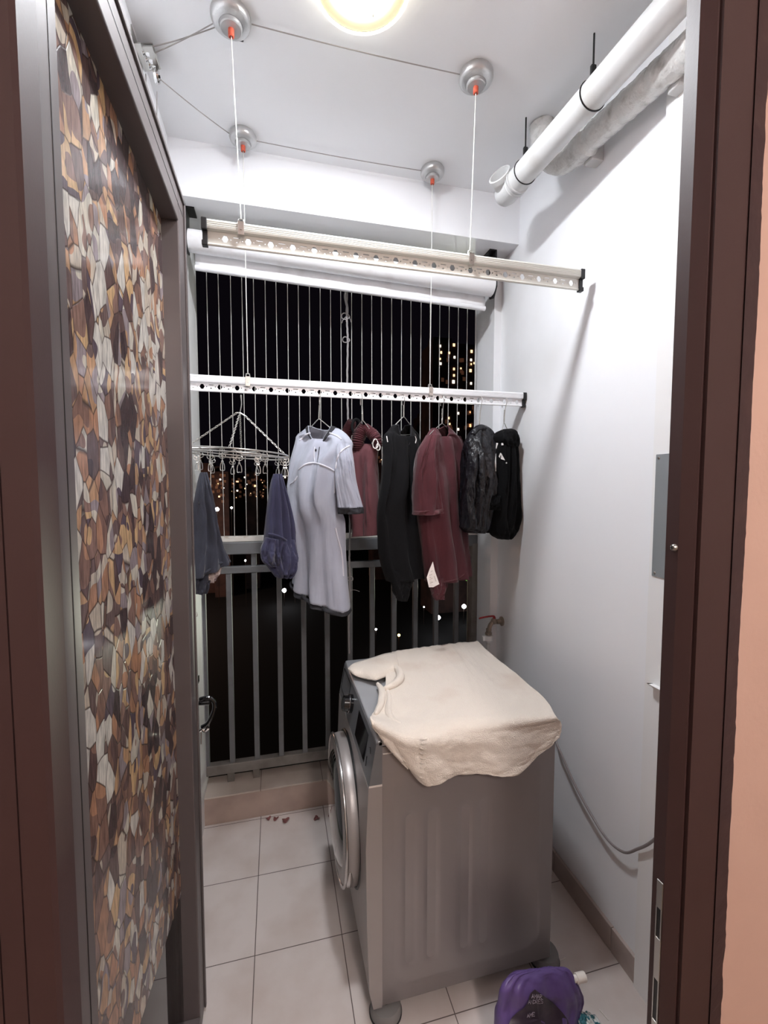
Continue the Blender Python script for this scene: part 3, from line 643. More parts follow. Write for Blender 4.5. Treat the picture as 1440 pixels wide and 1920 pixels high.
def hanger(hook, neck, la, ra, label, Yh=Y2_, YLR=(1.9, 1.74), tw=0.0):
    """wire hanger: hook in a rail hole, twisted neck, two arms and lower bar (pixels, real depth)"""
    h = py(hook[0], hook[1], Yh-.003); nk = py(neck[0], neck[1], Yh)
    a, b = py(la[0], la[1], YLR[0]), py(ra[0], ra[1], YLR[1])
    t = thing('wire_hanger', label, 'hanger', h, 'wire hangers on the lower rail')
    bm = NB(); d = (nk-h); top = h+V((0, 0, .004))
    hk = [h+V((0, .024, -.035)), h+V((0, .026, -.016)), h+V((0, .018, .000)), h+V((0, .004, .004)), h+V((0, -.010, .001)), h+V((0, -.016, -.014)), h.lerp(nk, .45)+V((0, -.006, 0)), nk]
    tube(bm, smooth_path(hk, 30), .0016, 7); obj('hook', bm, 'wire', t, True)
    bm = NB(); s0 = h.lerp(nk, .45)
    for k in (0, 1): tube(bm, [s0.lerp(nk, i/30)+V((math.cos(i*.9+k*math.pi), math.sin(i*.9+k*math.pi), 0))*.0024 for i in range(31)], .0014, 6)
    obj('twisted_neck', bm, 'wire', t, True)
    bm = NB(); lo = V((0, 0, -.012))
    tube(bm, smooth_path([nk, nk.lerp(a, .25)+V((0, 0, .002)), a, a+lo, (a+b)/2+V((0, 0, -.02)), b+lo, b, nk.lerp(b, .25)+V((0, 0, .002)), nk], 60), .0018, 7); obj('shoulder_wire', bm, 'wire', t, True)
    return t
GG = 'clothes hung on the lower rail'

# 1 pale grey shirt, inside out
hanger((600, 740), (598, 785), (568, 818), (646, 826), 'wire hanger inside the pale grey shirt', YLR=(1.915, 1.76))
t = thing('shirt', 'pale grey short-sleeved shirt with dark trim hanging inside out', 'shirt', py(605, 1150, 1.82), GG)
YL, YR2 = 1.93, 1.74
body = loft([(799, 581, 800, 624, 1.87, 1.80, .030), (808, 572, 808, 640, 1.89, 1.78, .036), (819, 561, 824, 654, YL, 1.75, .040), (836, 557, 840, 655, YL, YR2, .046), (870, 550, 872, 636, YL, YR2, .055), (912, 544, 915, 629, YL, YR2, .06),
             (945, 543, 950, 630, YL, YR2, .062), (985, 549, 985, 641, YL, YR2, .065), (1040, 556, 1045, 643, YL, YR2, .07), (1070, 556, 1100, 646, YL, YR2, .072), (1088, 552, 1147, 651, YL, YR2, .074)], 'grey_cloth', 'shirt_body', t, folds=(4, .013), seed=1.0, neck=(.95, .072, .012))
slr = loft([(833, 634, 833, 657, 1.765, 1.735, .030), (860, 631, 860, 661, 1.74, 1.715, .036), (900, 630, 900, 667, 1.72, 1.70, .042), (952, 634, 951, 680, 1.70, 1.69, .046)], 'grey_cloth', 'sleeve', t, folds=(2, .006), seed=2)
sll = loft([(822, 559, 822, 568, 1.945, 1.93, .022), (860, 551, 860, 568, 1.955, 1.935, .028), (913, 541, 908, 556, 1.965, 1.945, .03)], 'grey_cloth', 'sleeve', t, folds=(2, .004), seed=4)
loft([(951, 633, 950, 681, 1.70, 1.69, .048), (963, 634, 962, 682, 1.70, 1.69, .049)], 'dark_trim', 'cuff_trim', slr, folds=(2, .006), nr=6, seed=2)
loft([(1087, 552, 1146, 651.5, YL, YR2, .0755), (1098, 553, 1154, 651, YL, YR2, .076)], 'dark_trim', 'hem_trim', body, folds=(4, .013), nr=6, seed=1.0+.0)
neckband(body, 'dark_trim', .055, name='collar')
tr = bvh(body, slr)
for nm, pts in (('shoulder_seam', [(562, 826), (572, 816), (581, 812)]), ('shoulder_seam', [(618, 812), (632, 818), (640, 824)]), ('chest_seam', [(560, 881), (572, 871), (588, 868), (604, 872), (618, 878), (627, 883)]),
                ('armhole_seam', [(655, 836), (640, 846), (632, 862), (628, 890), (627, 925)]), ('side_seam', [(629, 990), (634, 1012), (641, 1040), (644, 1080)]), ('armhole_seam', [(544, 908), (552, 902), (558, 893)])):
    surf_line(tr, pts, .0034, nm, 'seam_cloth', body)
surf_line(tr, [(599, 838), (597, 852), (595, 868)], .0016, 'placket_edge', 'dark_trim', body)
surf_line(tr, [(592, 842), (592, 846)], .0035, 'button', 'dark_trim', body)
surf_line(tr, [(590, 838), (589, 852), (590, 867)], .0022, 'placket_seam', 'seam_cloth', body)

# 2 maroon shorts with gathered waist
hanger((678, 742), (680, 788), (664, 808), (698, 812), 'wire hanger holding the gathered maroon shorts', YLR=(1.92, 1.82))
t = thing('shorts', 'dusty maroon shorts with gathered waistband hanging behind the pale grey shirt', 'shorts', py(690, 1005, 1.87), GG)
b2 = loft([(832, 652, 834, 712, 1.95, 1.83, .03), (855, 656, 852, 703, 1.95, 1.83, .045), (900, 660, 895, 704, 1.95, 1.83, .05), (960, 662, 955, 709, 1.95, 1.83, .055), (1004, 666, 1003, 713, 1.95, 1.83, .06)], 'maroon2', 'shorts_leg', t, folds=(3, .010), seed=3)
bm = NB()
def waist(pts, r_):
    n = 60; c = smooth_path(pts, n); tube(bm, c, [r_*(.72+.18*math.sin(i*1.7)+.28*math.sin(math.pi*min(1, i/(n-1)*1.0))) for i in range(n)], 14)
waist([py(652, 835, 1.95), py(650, 815, 1.94), py(656, 800, 1.92), py(660, 790, 1.90)], .022)
waist([py(684, 800, 1.86), py(676, 812, 1.86), py(671, 828, 1.86), py(672, 845, 1.87)], .026)
waist([py(684, 801, 1.85), py(696, 812, 1.83), py(706, 824, 1.81), py(708, 838, 1.82)], .022)
obj('gathered_waistband', bm, 'maroon', t, True, angle=0)
bm = NB()
for c, ra in ((py(704, 832, 1.785), .014), (py(709, 838, 1.785), .010)):
    tube(bm, [c+V((ra*math.cos(a)*.8, .004*math.sin(2*a), ra*1.4*math.sin(a))) for a in [2*math.pi*i/18 for i in range(18)]], .0022, 6, closed=True)
obj('drawstring', bm, 'whitecloth', t, True)
bm = NB(); tube(bm, [py(668+3*math.cos(a)*2.6, 800+math.sin(a)*14, 1.875) for a in [2*math.pi*i/16 for i in range(16)]], .006, 8, closed=True); obj('waist_opening', bm, 'blackcloth', t, True)

# 3 black sleeveless top
hanger((757, 742), (757, 781), (733, 806), (776, 808), 'wire hanger inside the long black top', YLR=(1.79, 1.89))
t = thing('top', 'long plain black top with scooped neck hanging between the maroon garments', 'top', py(757, 1125, 1.84), GG)
YL, YR2 = 1.77, 1.92
b3 = loft([(797, 739, 797, 768, 1.80, 1.86, .022), (808, 730, 808, 775, 1.79, 1.88, .03), (820, 724, 820, 781, YL, 1.9, .036), (860, 725, 860, 786, YL, YR2, .044), (905, 722, 905, 789, YL, YR2, .05), (950, 715, 950, 790, YL, YR2, .052),
           (1000, 716, 1000, 794, YL, YR2, .055), (1050, 722, 1050, 797, YL, YR2, .06), (1092, 735, 1074, 796, YL, YR2, .06)], 'blackcloth', 'top_body', t, folds=(4, .012), seed=5, neck=(.75, .10, .03))
neckband(b3, 'dark_trim', .02)
loft([(1070, 733, 1070, 772, YL-.01, 1.84, .03), (1100, 741, 1098, 768, YL-.01, 1.83, .028), (1127, 749, 1126, 758, YL, 1.80, .014)], 'blackcloth', 'hanging_tail', b3, folds=(2, .006), seed=6)
tr = bvh(b3)
surf_line(tr, [(725, 818), (726, 824), (727, 829)], .002, 'strap_loop', 'whitecloth', b3); surf_line(tr, [(778, 818), (780, 824), (779, 831)], .0022, 'strap_loop', 'whitecloth', b3)

# 4 maroon T-shirt
hanger((830, 744), (829, 794), (808, 812), (848, 812), 'wire hanger inside the maroon T-shirt', YLR=(1.76, 1.88))
t = thing('t_shirt', 'maroon short-sleeved T-shirt with a white care label near its hem', 'T-shirt', py(830, 1124, 1.82), GG)
YL, YR2 = 1.75, 1.93
b4 = loft([(803, 814, 799, 837, 1.79, 1.85, .026), (813, 806, 810, 847, 1.77, 1.88, .034), (830, 800, 826, 856, YL, 1.91, .040), (860, 795, 860, 862, YL, YR2, .046), (910, 793, 910, 866, YL, YR2, .052), (977, 793, 977, 868, YL, YR2, .056),
           (1040, 800, 1035, 871, YL, YR2, .06), (1093, 808, 1078, 873, YL, YR2, .062)], 'maroon', 'shirt_body', t, folds=(4, .012), seed=7, neck=(.95, .055, .012))
neckband(b4, 'maroon', .03)
loft([(1080, 808, 1083, 837, YL-.005, 1.80, .026), (1104, 811, 1102, 833, YL-.005, 1.79, .022), (1125, 816, 1122, 829, YL, 1.78, .013)], 'maroon', 'hem_tail', b4, folds=(2, .005), seed=8)
s4 = loft([(816, 802, 816, 822, 1.735, 1.75, .026), (850, 787, 850, 812, 1.705, 1.74, .034), (905, 780, 905, 819, 1.69, 1.725, .04), (966, 780, 960, 825, 1.68, 1.715, .045)], 'maroon', 'sleeve', t, folds=(2.5, .009), seed=9)
loft([(958, 779.5, 953, 824.5, 1.679, 1.714, .0465), (966, 780, 961, 825.5, 1.679, 1.714, .048)], 'maroon2', 'sleeve_hem', s4, folds=(2.5, .009), nr=5, seed=9)
loft([(818, 852, 818, 858, 1.93, 1.95, .02), (850, 858, 850, 866, 1.94, 1.96, .024), (893, 862, 893, 869, 1.95, 1.97, .026)], 'maroon', 'sleeve', t, folds=(2, .003), seed=3)
tr = bvh(b4)
surf_line(tr, [(812, 1088), (833, 1091), (858, 1085), (871, 1076)], .0022, 'hem_stitch', 'maroon2', b4)
lb = [(811.5, 1053), (815, 1070), (823.5, 1095), (812, 1101), (804, 1101), (800, 1083), (805, 1068)]
bm = NB(); f_ = [bm.verts.new(py(x, y, 1.668+.0004*(x-800))) for x, y in lb]; bm.faces.new(f_); cl = obj('care_label', bm, 'label', b4); add_mod(cl, 'SOLIDIFY', thickness=.0012); cl['label'] = 'white printed care label'
bm = NB()
for (x0, y0, x1, y1) in ((805, 1079, 810, 1077), (805, 1087, 811, 1084), (806, 1094, 812, 1091), (814, 1080, 818, 1090), (805.5, 1083, 808, 1082), (808, 1072, 811, 1070)): tube(bm, [py(x0, y0, 1.6665), py(x1, y1, 1.6665)], .0009, 5)
obj('label_print', bm, 'label_ink', cl)

# 5 black jacket
hanger((901, 746), (899, 796), (884, 816), (918, 816), 'wire hanger inside the shiny black jacket', YLR=(1.78, 1.88))
t = thing('jacket', 'shiny crumpled black jacket hanging next to the maroon T-shirt', 'jacket', py(895, 998, 1.82), GG)
YL, YR2 = 1.76, 1.90
b5 = loft([(802, 892, 801, 913, 1.80, 1.85, .018), (812, 885, 811, 920, 1.78, 1.88, .034), (833, 877, 834, 926, YL, YR2, .046), (856, 879, 856, 928, YL, YR2, .05), (900, 876, 900, 926, YL, YR2, .052), (938, 874, 938, 923, YL, YR2, .054), (960, 872, 960, 916, YL, YR2, .054), (988, 871, 988, 913, YL, YR2, .05), (999, 880, 998, 906, 1.80, 1.87, .03)],
          'leather', 'jacket_body', t, folds=(5, .016), seed=11, close_top=True, wr=.022)
loft([(828, 878, 829, 898, 1.745, 1.765, .024), (870, 879, 871, 900, 1.725, 1.755, .032), (930, 873, 932, 900, 1.715, 1.75, .036), (990, 871, 994, 896, 1.715, 1.75, .036)], 'leather', 'sleeve', t, folds=(3, .009), seed=12, wr=.016)
bm = NB(); tube(bm, smooth_path([py(886, 815, 1.77), py(893, 806, 1.785), py(903, 803, 1.80), (py(914, 808, 1.83)), py(921, 822, 1.85)], 24), [.010+.007*math.sin(math.pi*i/23) for i in range(24)], 12); obj('collar', bm, 'leather', t, True, angle=0)

# 6 black hooded garment beside the wall
hanger((947, 748), (945, 792), (938, 822), (958, 822), 'wire hanger inside the black hooded top, nearest the right wall', YLR=(1.80, 1.84))
t = thing('hooded_top', 'small matt black hooded top with white lining, hanging nearest the right wall', 'hooded top', py(947, 1010, 1.82), GG)
YL, YR2 = 1.79, 1.87
b6 = loft([(822, 936, 822, 963, 1.80, 1.86, .03), (845, 933, 845, 964, YL, YR2, .036), (900, 932, 895, 965, YL, YR2, .042), (945, 926, 945, 966, YL, YR2, .046), (985, 922, 982, 966, YL, YR2, .046), (1002, 928, 1000, 960, YL, YR2, .04), (1011, 940, 1010, 953, 1.82, 1.84, .02)], 'blackcloth2', 'hooded_body', t, folds=(4, .008), seed=13, wr=.014)
loft([(805, 946, 804, 956, 1.81, 1.84, .012), (811, 937, 809, 961, 1.80, 1.85, .034), (820, 932, 819, 965, 1.79, 1.86, .042), (830, 935, 830, 965, 1.79, 1.86, .042), (838, 942, 838, 963, 1.80, 1.86, .034)], 'blackcloth2', 'hood', t, folds=(2, .004), seed=14, close_top=True, nr=24)
loft([(930, 922, 930, 936, 1.765, 1.79, .018), (945, 914, 945, 936, 1.75, 1.79, .022), (956, 920, 956, 934, 1.76, 1.79, .018)], 'blackcloth2', 'sleeve', t, folds=(2, .003), nr=16, close_top=True)
tr = bvh(b6)
def patch(pts, name, m, parent, trees, lift=.003):
    P_ = [hit(trees, *p, lift=lift) for p in pts]; P_ = [p for p in P_ if p]
    if len(P_) < 3: return
    bm = NB(); bm.faces.new([bm.verts.new(p) for p in P_]); o = obj(name, bm, m, parent); add_mod(o, 'SOLIDIFY', thickness=.001); return o
patch([(938, 849), (940, 850), (947, 863), (940, 861), (935, 856)], 'chest_patch', 'whitecloth', b6, tr)
surf_line(tr, [(942, 829), (942, 835)], .005, 'white_toggle', 'whitecloth', b6); surf_line(tr, [(949, 867), (950, 869)], .003, 'button', 'whitecloth', b6)
bm = NB(); wl = smooth_path([py(933, 830, 1.80), py(930.5, 860, 1.80), py(929, 900, 1.80), py(928, 936, 1.80)], 20); tube(bm, wl, [.004+.004*math.sin(math.pi*min(1, .2+i/19)) for i in range(20)], 8); obj('front_lining', bm, 'whitecloth', t, True, angle=0)

# ------------------------------------------------------------------ round peg dryer with its clips and two cloths
rc = py(444, 848, Y2_); rr = .196
ry = thing('round_peg_dryer', 'round wire peg dryer hanging by chains from the left end of the lower rail', 'peg dryer', rc)
tilt = lambda a, r_=rr, dz=0: rc+V((r_*math.cos(a), r_*math.sin(a), dz-.012*math.cos(a)))
for dz, r_ in ((0, rr), (-.012, rr*.985)):
    bm = NB(); tube(bm, [tilt(2*math.pi*i/64, r_, dz) for i in range(64)], .0032, 8, closed=True); obj('hoop', bm, 'wire', ry, True)
bm = NB()
for a in (.45, .45+math.pi/2): tube(bm, [tilt(a, rr, -.004), tilt(a, .02, .004), tilt(a+math.pi, .02, .004), tilt(a+math.pi, rr, -.004)], .0028, 8)
obj('cross_brace', bm, 'wire', ry, True)
hp = py(452, 743, Y2_); ap = py(450, 774, Y2_)
bm = NB(); tube(bm, smooth_path([hp+V((0, .02, -.03)), hp+V((0, .018, 0)), hp+V((0, .004, .005)), hp+V((0, -.012, -.002)), hp.lerp(ap, .5)+V((.004, -.006, 0)), ap], 24), .0018, 7)
a1, a2 = py(444, 774, Y2_), py(460, 780, Y2_); tube(bm, [ap, a1], .0026, 6); tube(bm, [ap, a2], .0026, 6); obj('hook', bm, 'wire', ry, True)
def chain(a, b, parent):
    d = b-a; k = max(3, int(d.length/.011)); t_ = d.normalized(); u = t_.orthogonal().normalized(); w = t_.cross(u); bm = NB()
    for i in range(k):
        c = a+d*((i+.5)/k); s = u if i % 2 else w
        tube(bm, [c+t_*(.0075*math.cos(q))+s*(.0034*math.sin(q)) for q in [2*math.pi*j/10 for j in range(10)]], .0011, 5, closed=True)
    return obj('chain', bm, 'wire', parent, True)
for src, ang in ((a1, math.pi*.98), (a2, -.25), (ap, 1.55), (ap, -1.62)): chain(src, tilt(ang, rr*.96, .004), ry)
def clip(ang, tw, dz=0, big=1.0):
    p = tilt(ang, rr*(.97), -.010+dz); e = V((math.cos(tw), math.sin(tw), 0)); s = big; bm = NB()
    def q(x, z): return p+e*(x*s)+V((0, 0, z*s))
    tube(bm, [q(.010*math.cos(a), -.006+.012*math.sin(a)) for a in [2*math.pi*i/18 for i in range(18)]], .0011, 5, closed=True)
    for sg in (-1, 1):
        tube(bm, smooth_path([q(0, -.030), q(sg*.010, -.026), q(sg*.012, -.018), q(sg*.005, -.016), q(0, -.026), q(-sg*.001, -.040), q(-sg*.0065, -.050), q(-sg*.0075, -.070), q(0, -.0705)], 26), .0014, 5)
    tube(bm, [q(-.0035, -.040), q(.0035, -.040)], .0030, 6)
    return obj('clip', bm, 'wire', ry, True)
angs = [-2.55, -2.2, -1.98, -1.75, -1.45, -1.1, -.95, -.35, -.15, .1, .6, 1.2, 1.75, 2.2, 2.6, -2.9]
for i, a in enumerate(angs): clip(a, random.uniform(-.6, .6), random.uniform(-.004, .004))
t = thing('cloth', 'slate grey cloth with pale lining clipped at the left side of the peg dryer', 'cloth', py(385, 1114, 1.76), 'washing clipped to the peg dryer')
g1 = loft([(886, 376, 886, 388, 1.735, 1.745, .010), (905, 372, 905, 392, 1.73, 1.75, .018), (935, 368, 935, 397, 1.72, 1.76, .026), (975, 364, 975, 403, 1.71, 1.77, .034), (1010, 361, 1010, 411, 1.71, 1.78, .040), (1040, 360, 1036, 420, 1.71, 1.79, .044), (1085, 360, 1052, 429, 1.71, 1.79, .044)], 'slate', 'cloth_body', t, folds=(4, .010), seed=15, close_top=True)
loft([(1060, 362, 1058, 398, 1.725, 1.77, .026), (1090, 364, 1086, 390, 1.73, 1.77, .028), (1114, 368, 1111, 385, 1.74, 1.76, .018)], 'slate', 'lower_fold', g1, folds=(3, .007), seed=16)
loft([(1062, 386, 1058, 414, 1.745, 1.775, .020), (1078, 388, 1072, 411, 1.745, 1.775, .022), (1093, 392, 1086, 402, 1.75, 1.77, .012)], 'lining', 'lining', g1, folds=(3, .004), seed=17)
bm = NB(); tube(bm, smooth_path([py(366, 1084, 1.70), py(386, 1073, 1.70), py(408, 1058, 1.725), py(427, 1052, 1.77)], 24), .0042, 8); obj('hem_seam', bm, 'slate', g1, True)
t = thing('shorts', 'indigo blue shorts clipped by the waist at the right side of the peg dryer', 'shorts', py(525, 1082, 1.76), 'washing clipped to the peg dryer')
g2 = loft([(889, 513, 889, 528, 1.735, 1.745, .012), (905, 509, 904, 531, 1.73, 1.75, .020), (940, 505, 938, 538, 1.72, 1.76, .03), (980, 502, 978, 545, 1.71, 1.77, .036), (1012, 499, 1010, 550, 1.71, 1.78, .040), (1030, 495, 1035, 553, 1.71, 1.78, .042), (1052, 499, 1062, 554, 1.72, 1.78, .04), (1070, 508, 1076, 549, 1.73, 1.77, .036), (1082, 518, 1083, 541, 1.74, 1.76, .02)], 'navy', 'shorts_body', t, folds=(5, .012), seed=18, close_top=True)
loft([(1008, 498, 1012, 522, 1.69, 1.70, .018), (1030, 489, 1035, 524, 1.685, 1.70, .026), (1050, 491, 1052, 524, 1.69, 1.70, .026), (1062, 502, 1062, 520, 1.70, 1.71, .016)], 'navy', 'rolled_leg', g2, folds=(3, .008), seed=19, close_top=True)
loft([(1012, 526, 1012, 552, 1.70, 1.75, .014), (1045, 530, 1045, 554, 1.70, 1.75, .02), (1078, 526, 1074, 548, 1.71, 1.75, .018)], 'navy', 'rolled_leg', g2, folds=(4, .008), seed=21, close_top=True)
bm = NB(); tube(bm, smooth_path([py(503, 1001, 1.665), py(515, 1003, 1.665), py(528, 1008, 1.675), py(537, 1014, 1.69)], 20), .004, 8); obj('hem_seam', bm, 'navy', g2, True)

# ------------------------------------------------------------------ washing machine
WX0, WXS, WX1, WY0, WY1, WZ0, WZ1 = .245, .290, .866, 1.195, 1.80, .046, .880
wm = thing('washing_machine', 'silver front-loading washing machine standing beside the right wall', 'washing machine', ((WX0+WX1)/2, (WY0+WY1)/2, 0))
bm = NB()
def sdf(x, z, cx, cz, hx, hz, r_):
    qx, qz = abs(x-cx)-hx+r_, abs(z-cz)-hz+r_
    return math.hypot(max(qx, 0), max(qz, 0))+min(max(qx, qz), 0)-r_
def emb(x, z):
    s = lambda d, w: max(0, min(1, .5-d/w))
    big = s(sdf(x, z, .575, .43, .245, .335, .06), .016)*.0035
    rib = 0
    for cx in (.375, .445, .555, .62): rib += s(sdf(x, z, cx, .40, .016, .24, .016), .02)*.0048
    return big-rib
def side(u, v):
    x = WXS+(WX1-WXS)*u; z = WZ0+(WZ1-.022-WZ0)*v
    return V((x, WY0+.004-emb(x, z)*1.0, z))
grid(bm, side, 120, 120)
box(bm, (WXS, WY0+.0035, WZ0), (WX1, WY1, WZ1-.022), .003)
obj('cabinet', bm, 'silver', wm, True)
bm = NB(); prism(bm, [(WXS-.001, WZ0), (.262, WZ0), (.250, .10), (.243, .30), (.240, .55), (.248, .740), (WXS-.001, .744)], 'y', WY0, WY1); o = obj('front_panel', bm, 'silver_pl', wm)
bm = NB(); prism(bm, [(WXS-.001, .748), (.249, .744), (.2715, .868), (.276, .873), (WXS-.001, WZ1)], 'y', WY0, WY1); cp = obj('control_panel', bm, 'panel', wm); cp['label'] = 'sloping grey control panel'
bm = NB(); box(bm, (WXS-.001, WY0-.0006, .742), (.2495, WY0+.004, .7475)); box(bm, (WXS+.002, WY0+.001, .836), (WXS+.06, WY0+.004, .8385)); obj('seam_strip', bm, 'seam_white', wm)
bm = NB(); box(bm, (.274, WY0, WZ1-.020), (WX1, WY1, WZ1), .006, 3); tp = obj('top_plate', bm, 'washer_top', wm, True)
bm = NB(); box(bm, (.335, WY1-.10, WZ1), (.80, WY1-.03, WZ1+.0012), .0005); obj('top_ridge', bm, 'silver_pl', tp)
# control panel: the slanted face runs from (.249,.744) to (.2715,.868)
c0, c1 = V((.249, 0, .744)), V((.2715, 0, .868)); cn = V((-(c1-c0).z, 0, (c1-c0).x)).normalized()
def cpp(y, v, out): q = c0.lerp(c1, v)+cn*out; return V((q.x, y, q.z))
bm = NB(); A = [cpp(y, v, .0008) for y, v in ((1.285, .16), (1.440, .16), (1.440, .84), (1.285, .84))]; B = [cpp(y, v, .0016) for y, v in ((1.285, .16), (1.440, .16), (1.440, .84), (1.285, .84))]
va, vb = [bm.verts.new(p) for p in A], [bm.verts.new(p) for p in B]; bm.faces.new(vb)
for i in range(4): bm.faces.new((va[i], va[(i+1) % 4], vb[(i+1) % 4], vb[i]))
obj('display', bm, 'screen', cp)
bm = NB(); kc = cpp(1.56, .55, 0); k = 32; e1, e2 = V((0, 1, 0)), (c1-c0).normalized(); prev = None
for r_, h in ((.033, 0), (.033, .010), (.029, .013), (.027, .032), (.022, .036), (0, .036)):
    ring = [bm.verts.new(kc+cn*h+(e1*math.cos(2*math.pi*j/k)+e2*math.sin(2*math.pi*j/k))*r_) for j in range(k)] if r_ else [bm.verts.new(kc+cn*h)]
    if prev:
        for j in range(k):
            q = []
            for v in (prev[j], prev[(j+1) % k], ring[(j+1) % len(ring)], ring[j % len(ring)]):
                if v not in q: q.append(v)
            bm.faces.new(q)
    prev = ring
obj('dial', bm, 'black_gloss', cp, True)
bm = NB(); tube(bm, [kc+cn*.013+(e1*math.cos(a)+e2*math.sin(a))*.032 for a in [2*math.pi*i/32 for i in range(32)]], .0018, 6, closed=True); obj('dial_ring', bm, 'chrome', cp, True)
bm = NB()
tube(bm, [cpp(1.232, .62, .0012), cpp(1.244, .72, .0012), cpp(1.256, .66, .0012)], .0010, 6); tube(bm, [cpp(1.258, .20, .0012), cpp(1.262, .42, .0012)], .0010, 6); obj('printed_marks', bm, 'screen', cp)
bm = NB(); tube(bm, [cpp(1.62, .25, .0012), cpp(1.78, .25, .0012), cpp(1.78, .9, .0012), cpp(1.62, .9, .0012)], .0010, 5, closed=True); obj('drawer_outline', bm, 'black', cp)
# porthole door, hinged on the front face
DC = V((0, 1.53, .455)); rd = .238
dr = NB(); lathe(dr, [(rd*.99, .245), (rd, .236), (rd*1.0, .222), (rd*.985, .205), (rd*.93, .196), (rd*.82, .193), (rd*.76, .200), (rd*.74, .21)], (0, DC.y, DC.z), 'x', 96); do = obj('porthole_door', dr, 'silver_pl', wm, True, angle=60)
bm = NB(); tube(bm, [(.2, DC.y+rd*.985*math.cos(a), DC.z+rd*.985*math.sin(a)) for a in [2*math.pi*i/96 for i in range(96)]], .0058, 12, closed=True); obj('chrome_rim', bm, 'chrome_ring', do, True)
bm = NB(); lathe(bm, [(rd*.78, .202), (rd*.72, .190), (rd*.6, .180), (rd*.35, .172), (0, .170)], (0, DC.y, DC.z), 'x', 64); obj('door_glass', bm, 'glass_dark', do, True)
bm = NB(); tube(bm, [(.245, DC.y+rd*1.02*math.cos(a), DC.z+rd*1.02*math.sin(a)) for a in [2*math.pi*i/96 for i in range(96)]], .0055, 10, closed=True); obj('door_gap', bm, 'black', wm, True)
bm = NB(); ang = [-math.pi+.25+i*.05 for i in range(11)]
tube(bm, [(.212, DC.y+rd*.97*math.cos(a), DC.z+rd*.97*math.sin(a)) for a in ang], [.006+.008*math.sin(math.pi*i/10) for i in range(11)], 10); obj('door_handle', bm, 'chrome_ring', do, True)
for x in (.305, .835):
    for y in (1.225, 1.765):
        bm = NB(); lathe(bm, [(0, .034), (.018, .034), (.018, .048), (0, .048)], (x, y, 0), 'z', 20); obj('foot', bm, 'black', wm, True)
for x, y, lab in ((.305, 1.217, 'round grey rubber pad under the front left foot of the washing machine'), (.868, 1.232, 'round grey rubber pad under the rear foot of the washing machine, behind the purple pouch')):
    t = thing('rubber_foot_pad', lab, 'foot pad', (x, y, 0), 'rubber pads under the washing machine')
    bm = NB(); lathe(bm, [(0, 0), (.047, 0), (.049, .004), (.046, .028), (.043, .034), (.0, .034)], (x, y, 0), 'z', 40); obj('pad', bm, 'pad', t, True)
    bm = NB(); lathe(bm, [(.0475, .000), (.0505, .001), (.0505, .006), (.0475, .007)], (x, y, 0), 'z', 40); obj('pad_rim', bm, 'black', t, True)

# ------------------------------------------------------------------ towel draped over the machine
tw = thing('towel', 'cream terry towel spread over the top of the washing machine', 'towel', (.6, 1.45, WZ1))
zt = WZ1+.007; ys = WY0-.012
T = lambda x, y, dz=0: pz(x, y, zt+dz)
S = lambda x, y, dy=0: py(x, y, ys-dy)
K = [[T(735, 1224, .006), T(780, 1217, .004), T(820, 1212, .002), T(858, 1208), T(895, 1204)],
     [T(724, 1250, .012), T(780, 1247, .004), T(840, 1243, .001), T(890, 1240), T(933, 1238)],
     [T(722, 1288, .010), T(790, 1284, .004), T(860, 1280, .002), T(920, 1276, .001), T(975, 1272)],
     [T(708, 1322, .010), T(790, 1326, .006), T(870, 1325, .003), T(950, 1319, .002), T(1022, 1313)],
     [T(697, 1342, .010), T(770, 1352, .004), T(860, 1356, .001), T(955, 1350), T(1040, 1342)],
     [S(693, 1349, -.004), S(765, 1382, .004), S(860, 1383, .003), S(955, 1374, .002), S(1049, 1352, .000)],
     [S(705, 1368, -.002), S(772, 1410, .009), S(862, 1408, .006), S(962, 1400, .005), S(1049, 1364, .002)],
     [S(735, 1405, .002), S(785, 1440, .012), S(866, 1432, .008), S(962, 1424, .006), S(1047, 1374, .004)],
     [S(762, 1432, .004), S(800, 1466, .010), S(868, 1448, .009), S(960, 1440, .006), S(1045, 1381, .006)]]
bm = NB()
def tf(u, v):
    p = crom([crom(r, u) for r in K], v)
    w = .0042*noise.noise(V((u*7, v*6, 1)))+.0026*noise.noise(V((u*19, v*14, 4)))+.0012*noise.noise(V((u*44, v*36, 2)))
    if v > .6:
        w2 = (v-.6)/.4; d = .034*w2*(.5+.5*math.sin(u*17+2.5*math.sin(u*4)+.8))*(.35+1.3*abs(noise.noise(V((u*3.5, 2, 0)))))
        return p+V((0, -abs(d)-abs(w), 0))
    if abs(u-.62+.35*(v-.1)) < .05: w += .003*(1-abs(u-.62+.35*(v-.1))/.05)
    return p+V((0, 0, max(w, -.002)))
vs = grid(bm, tf, 110, 90)
o = obj('towel_sheet', bm, 'towel', tw, True, angle=0); add_mod(o, 'SOLIDIFY', thickness=.006, offset=1)
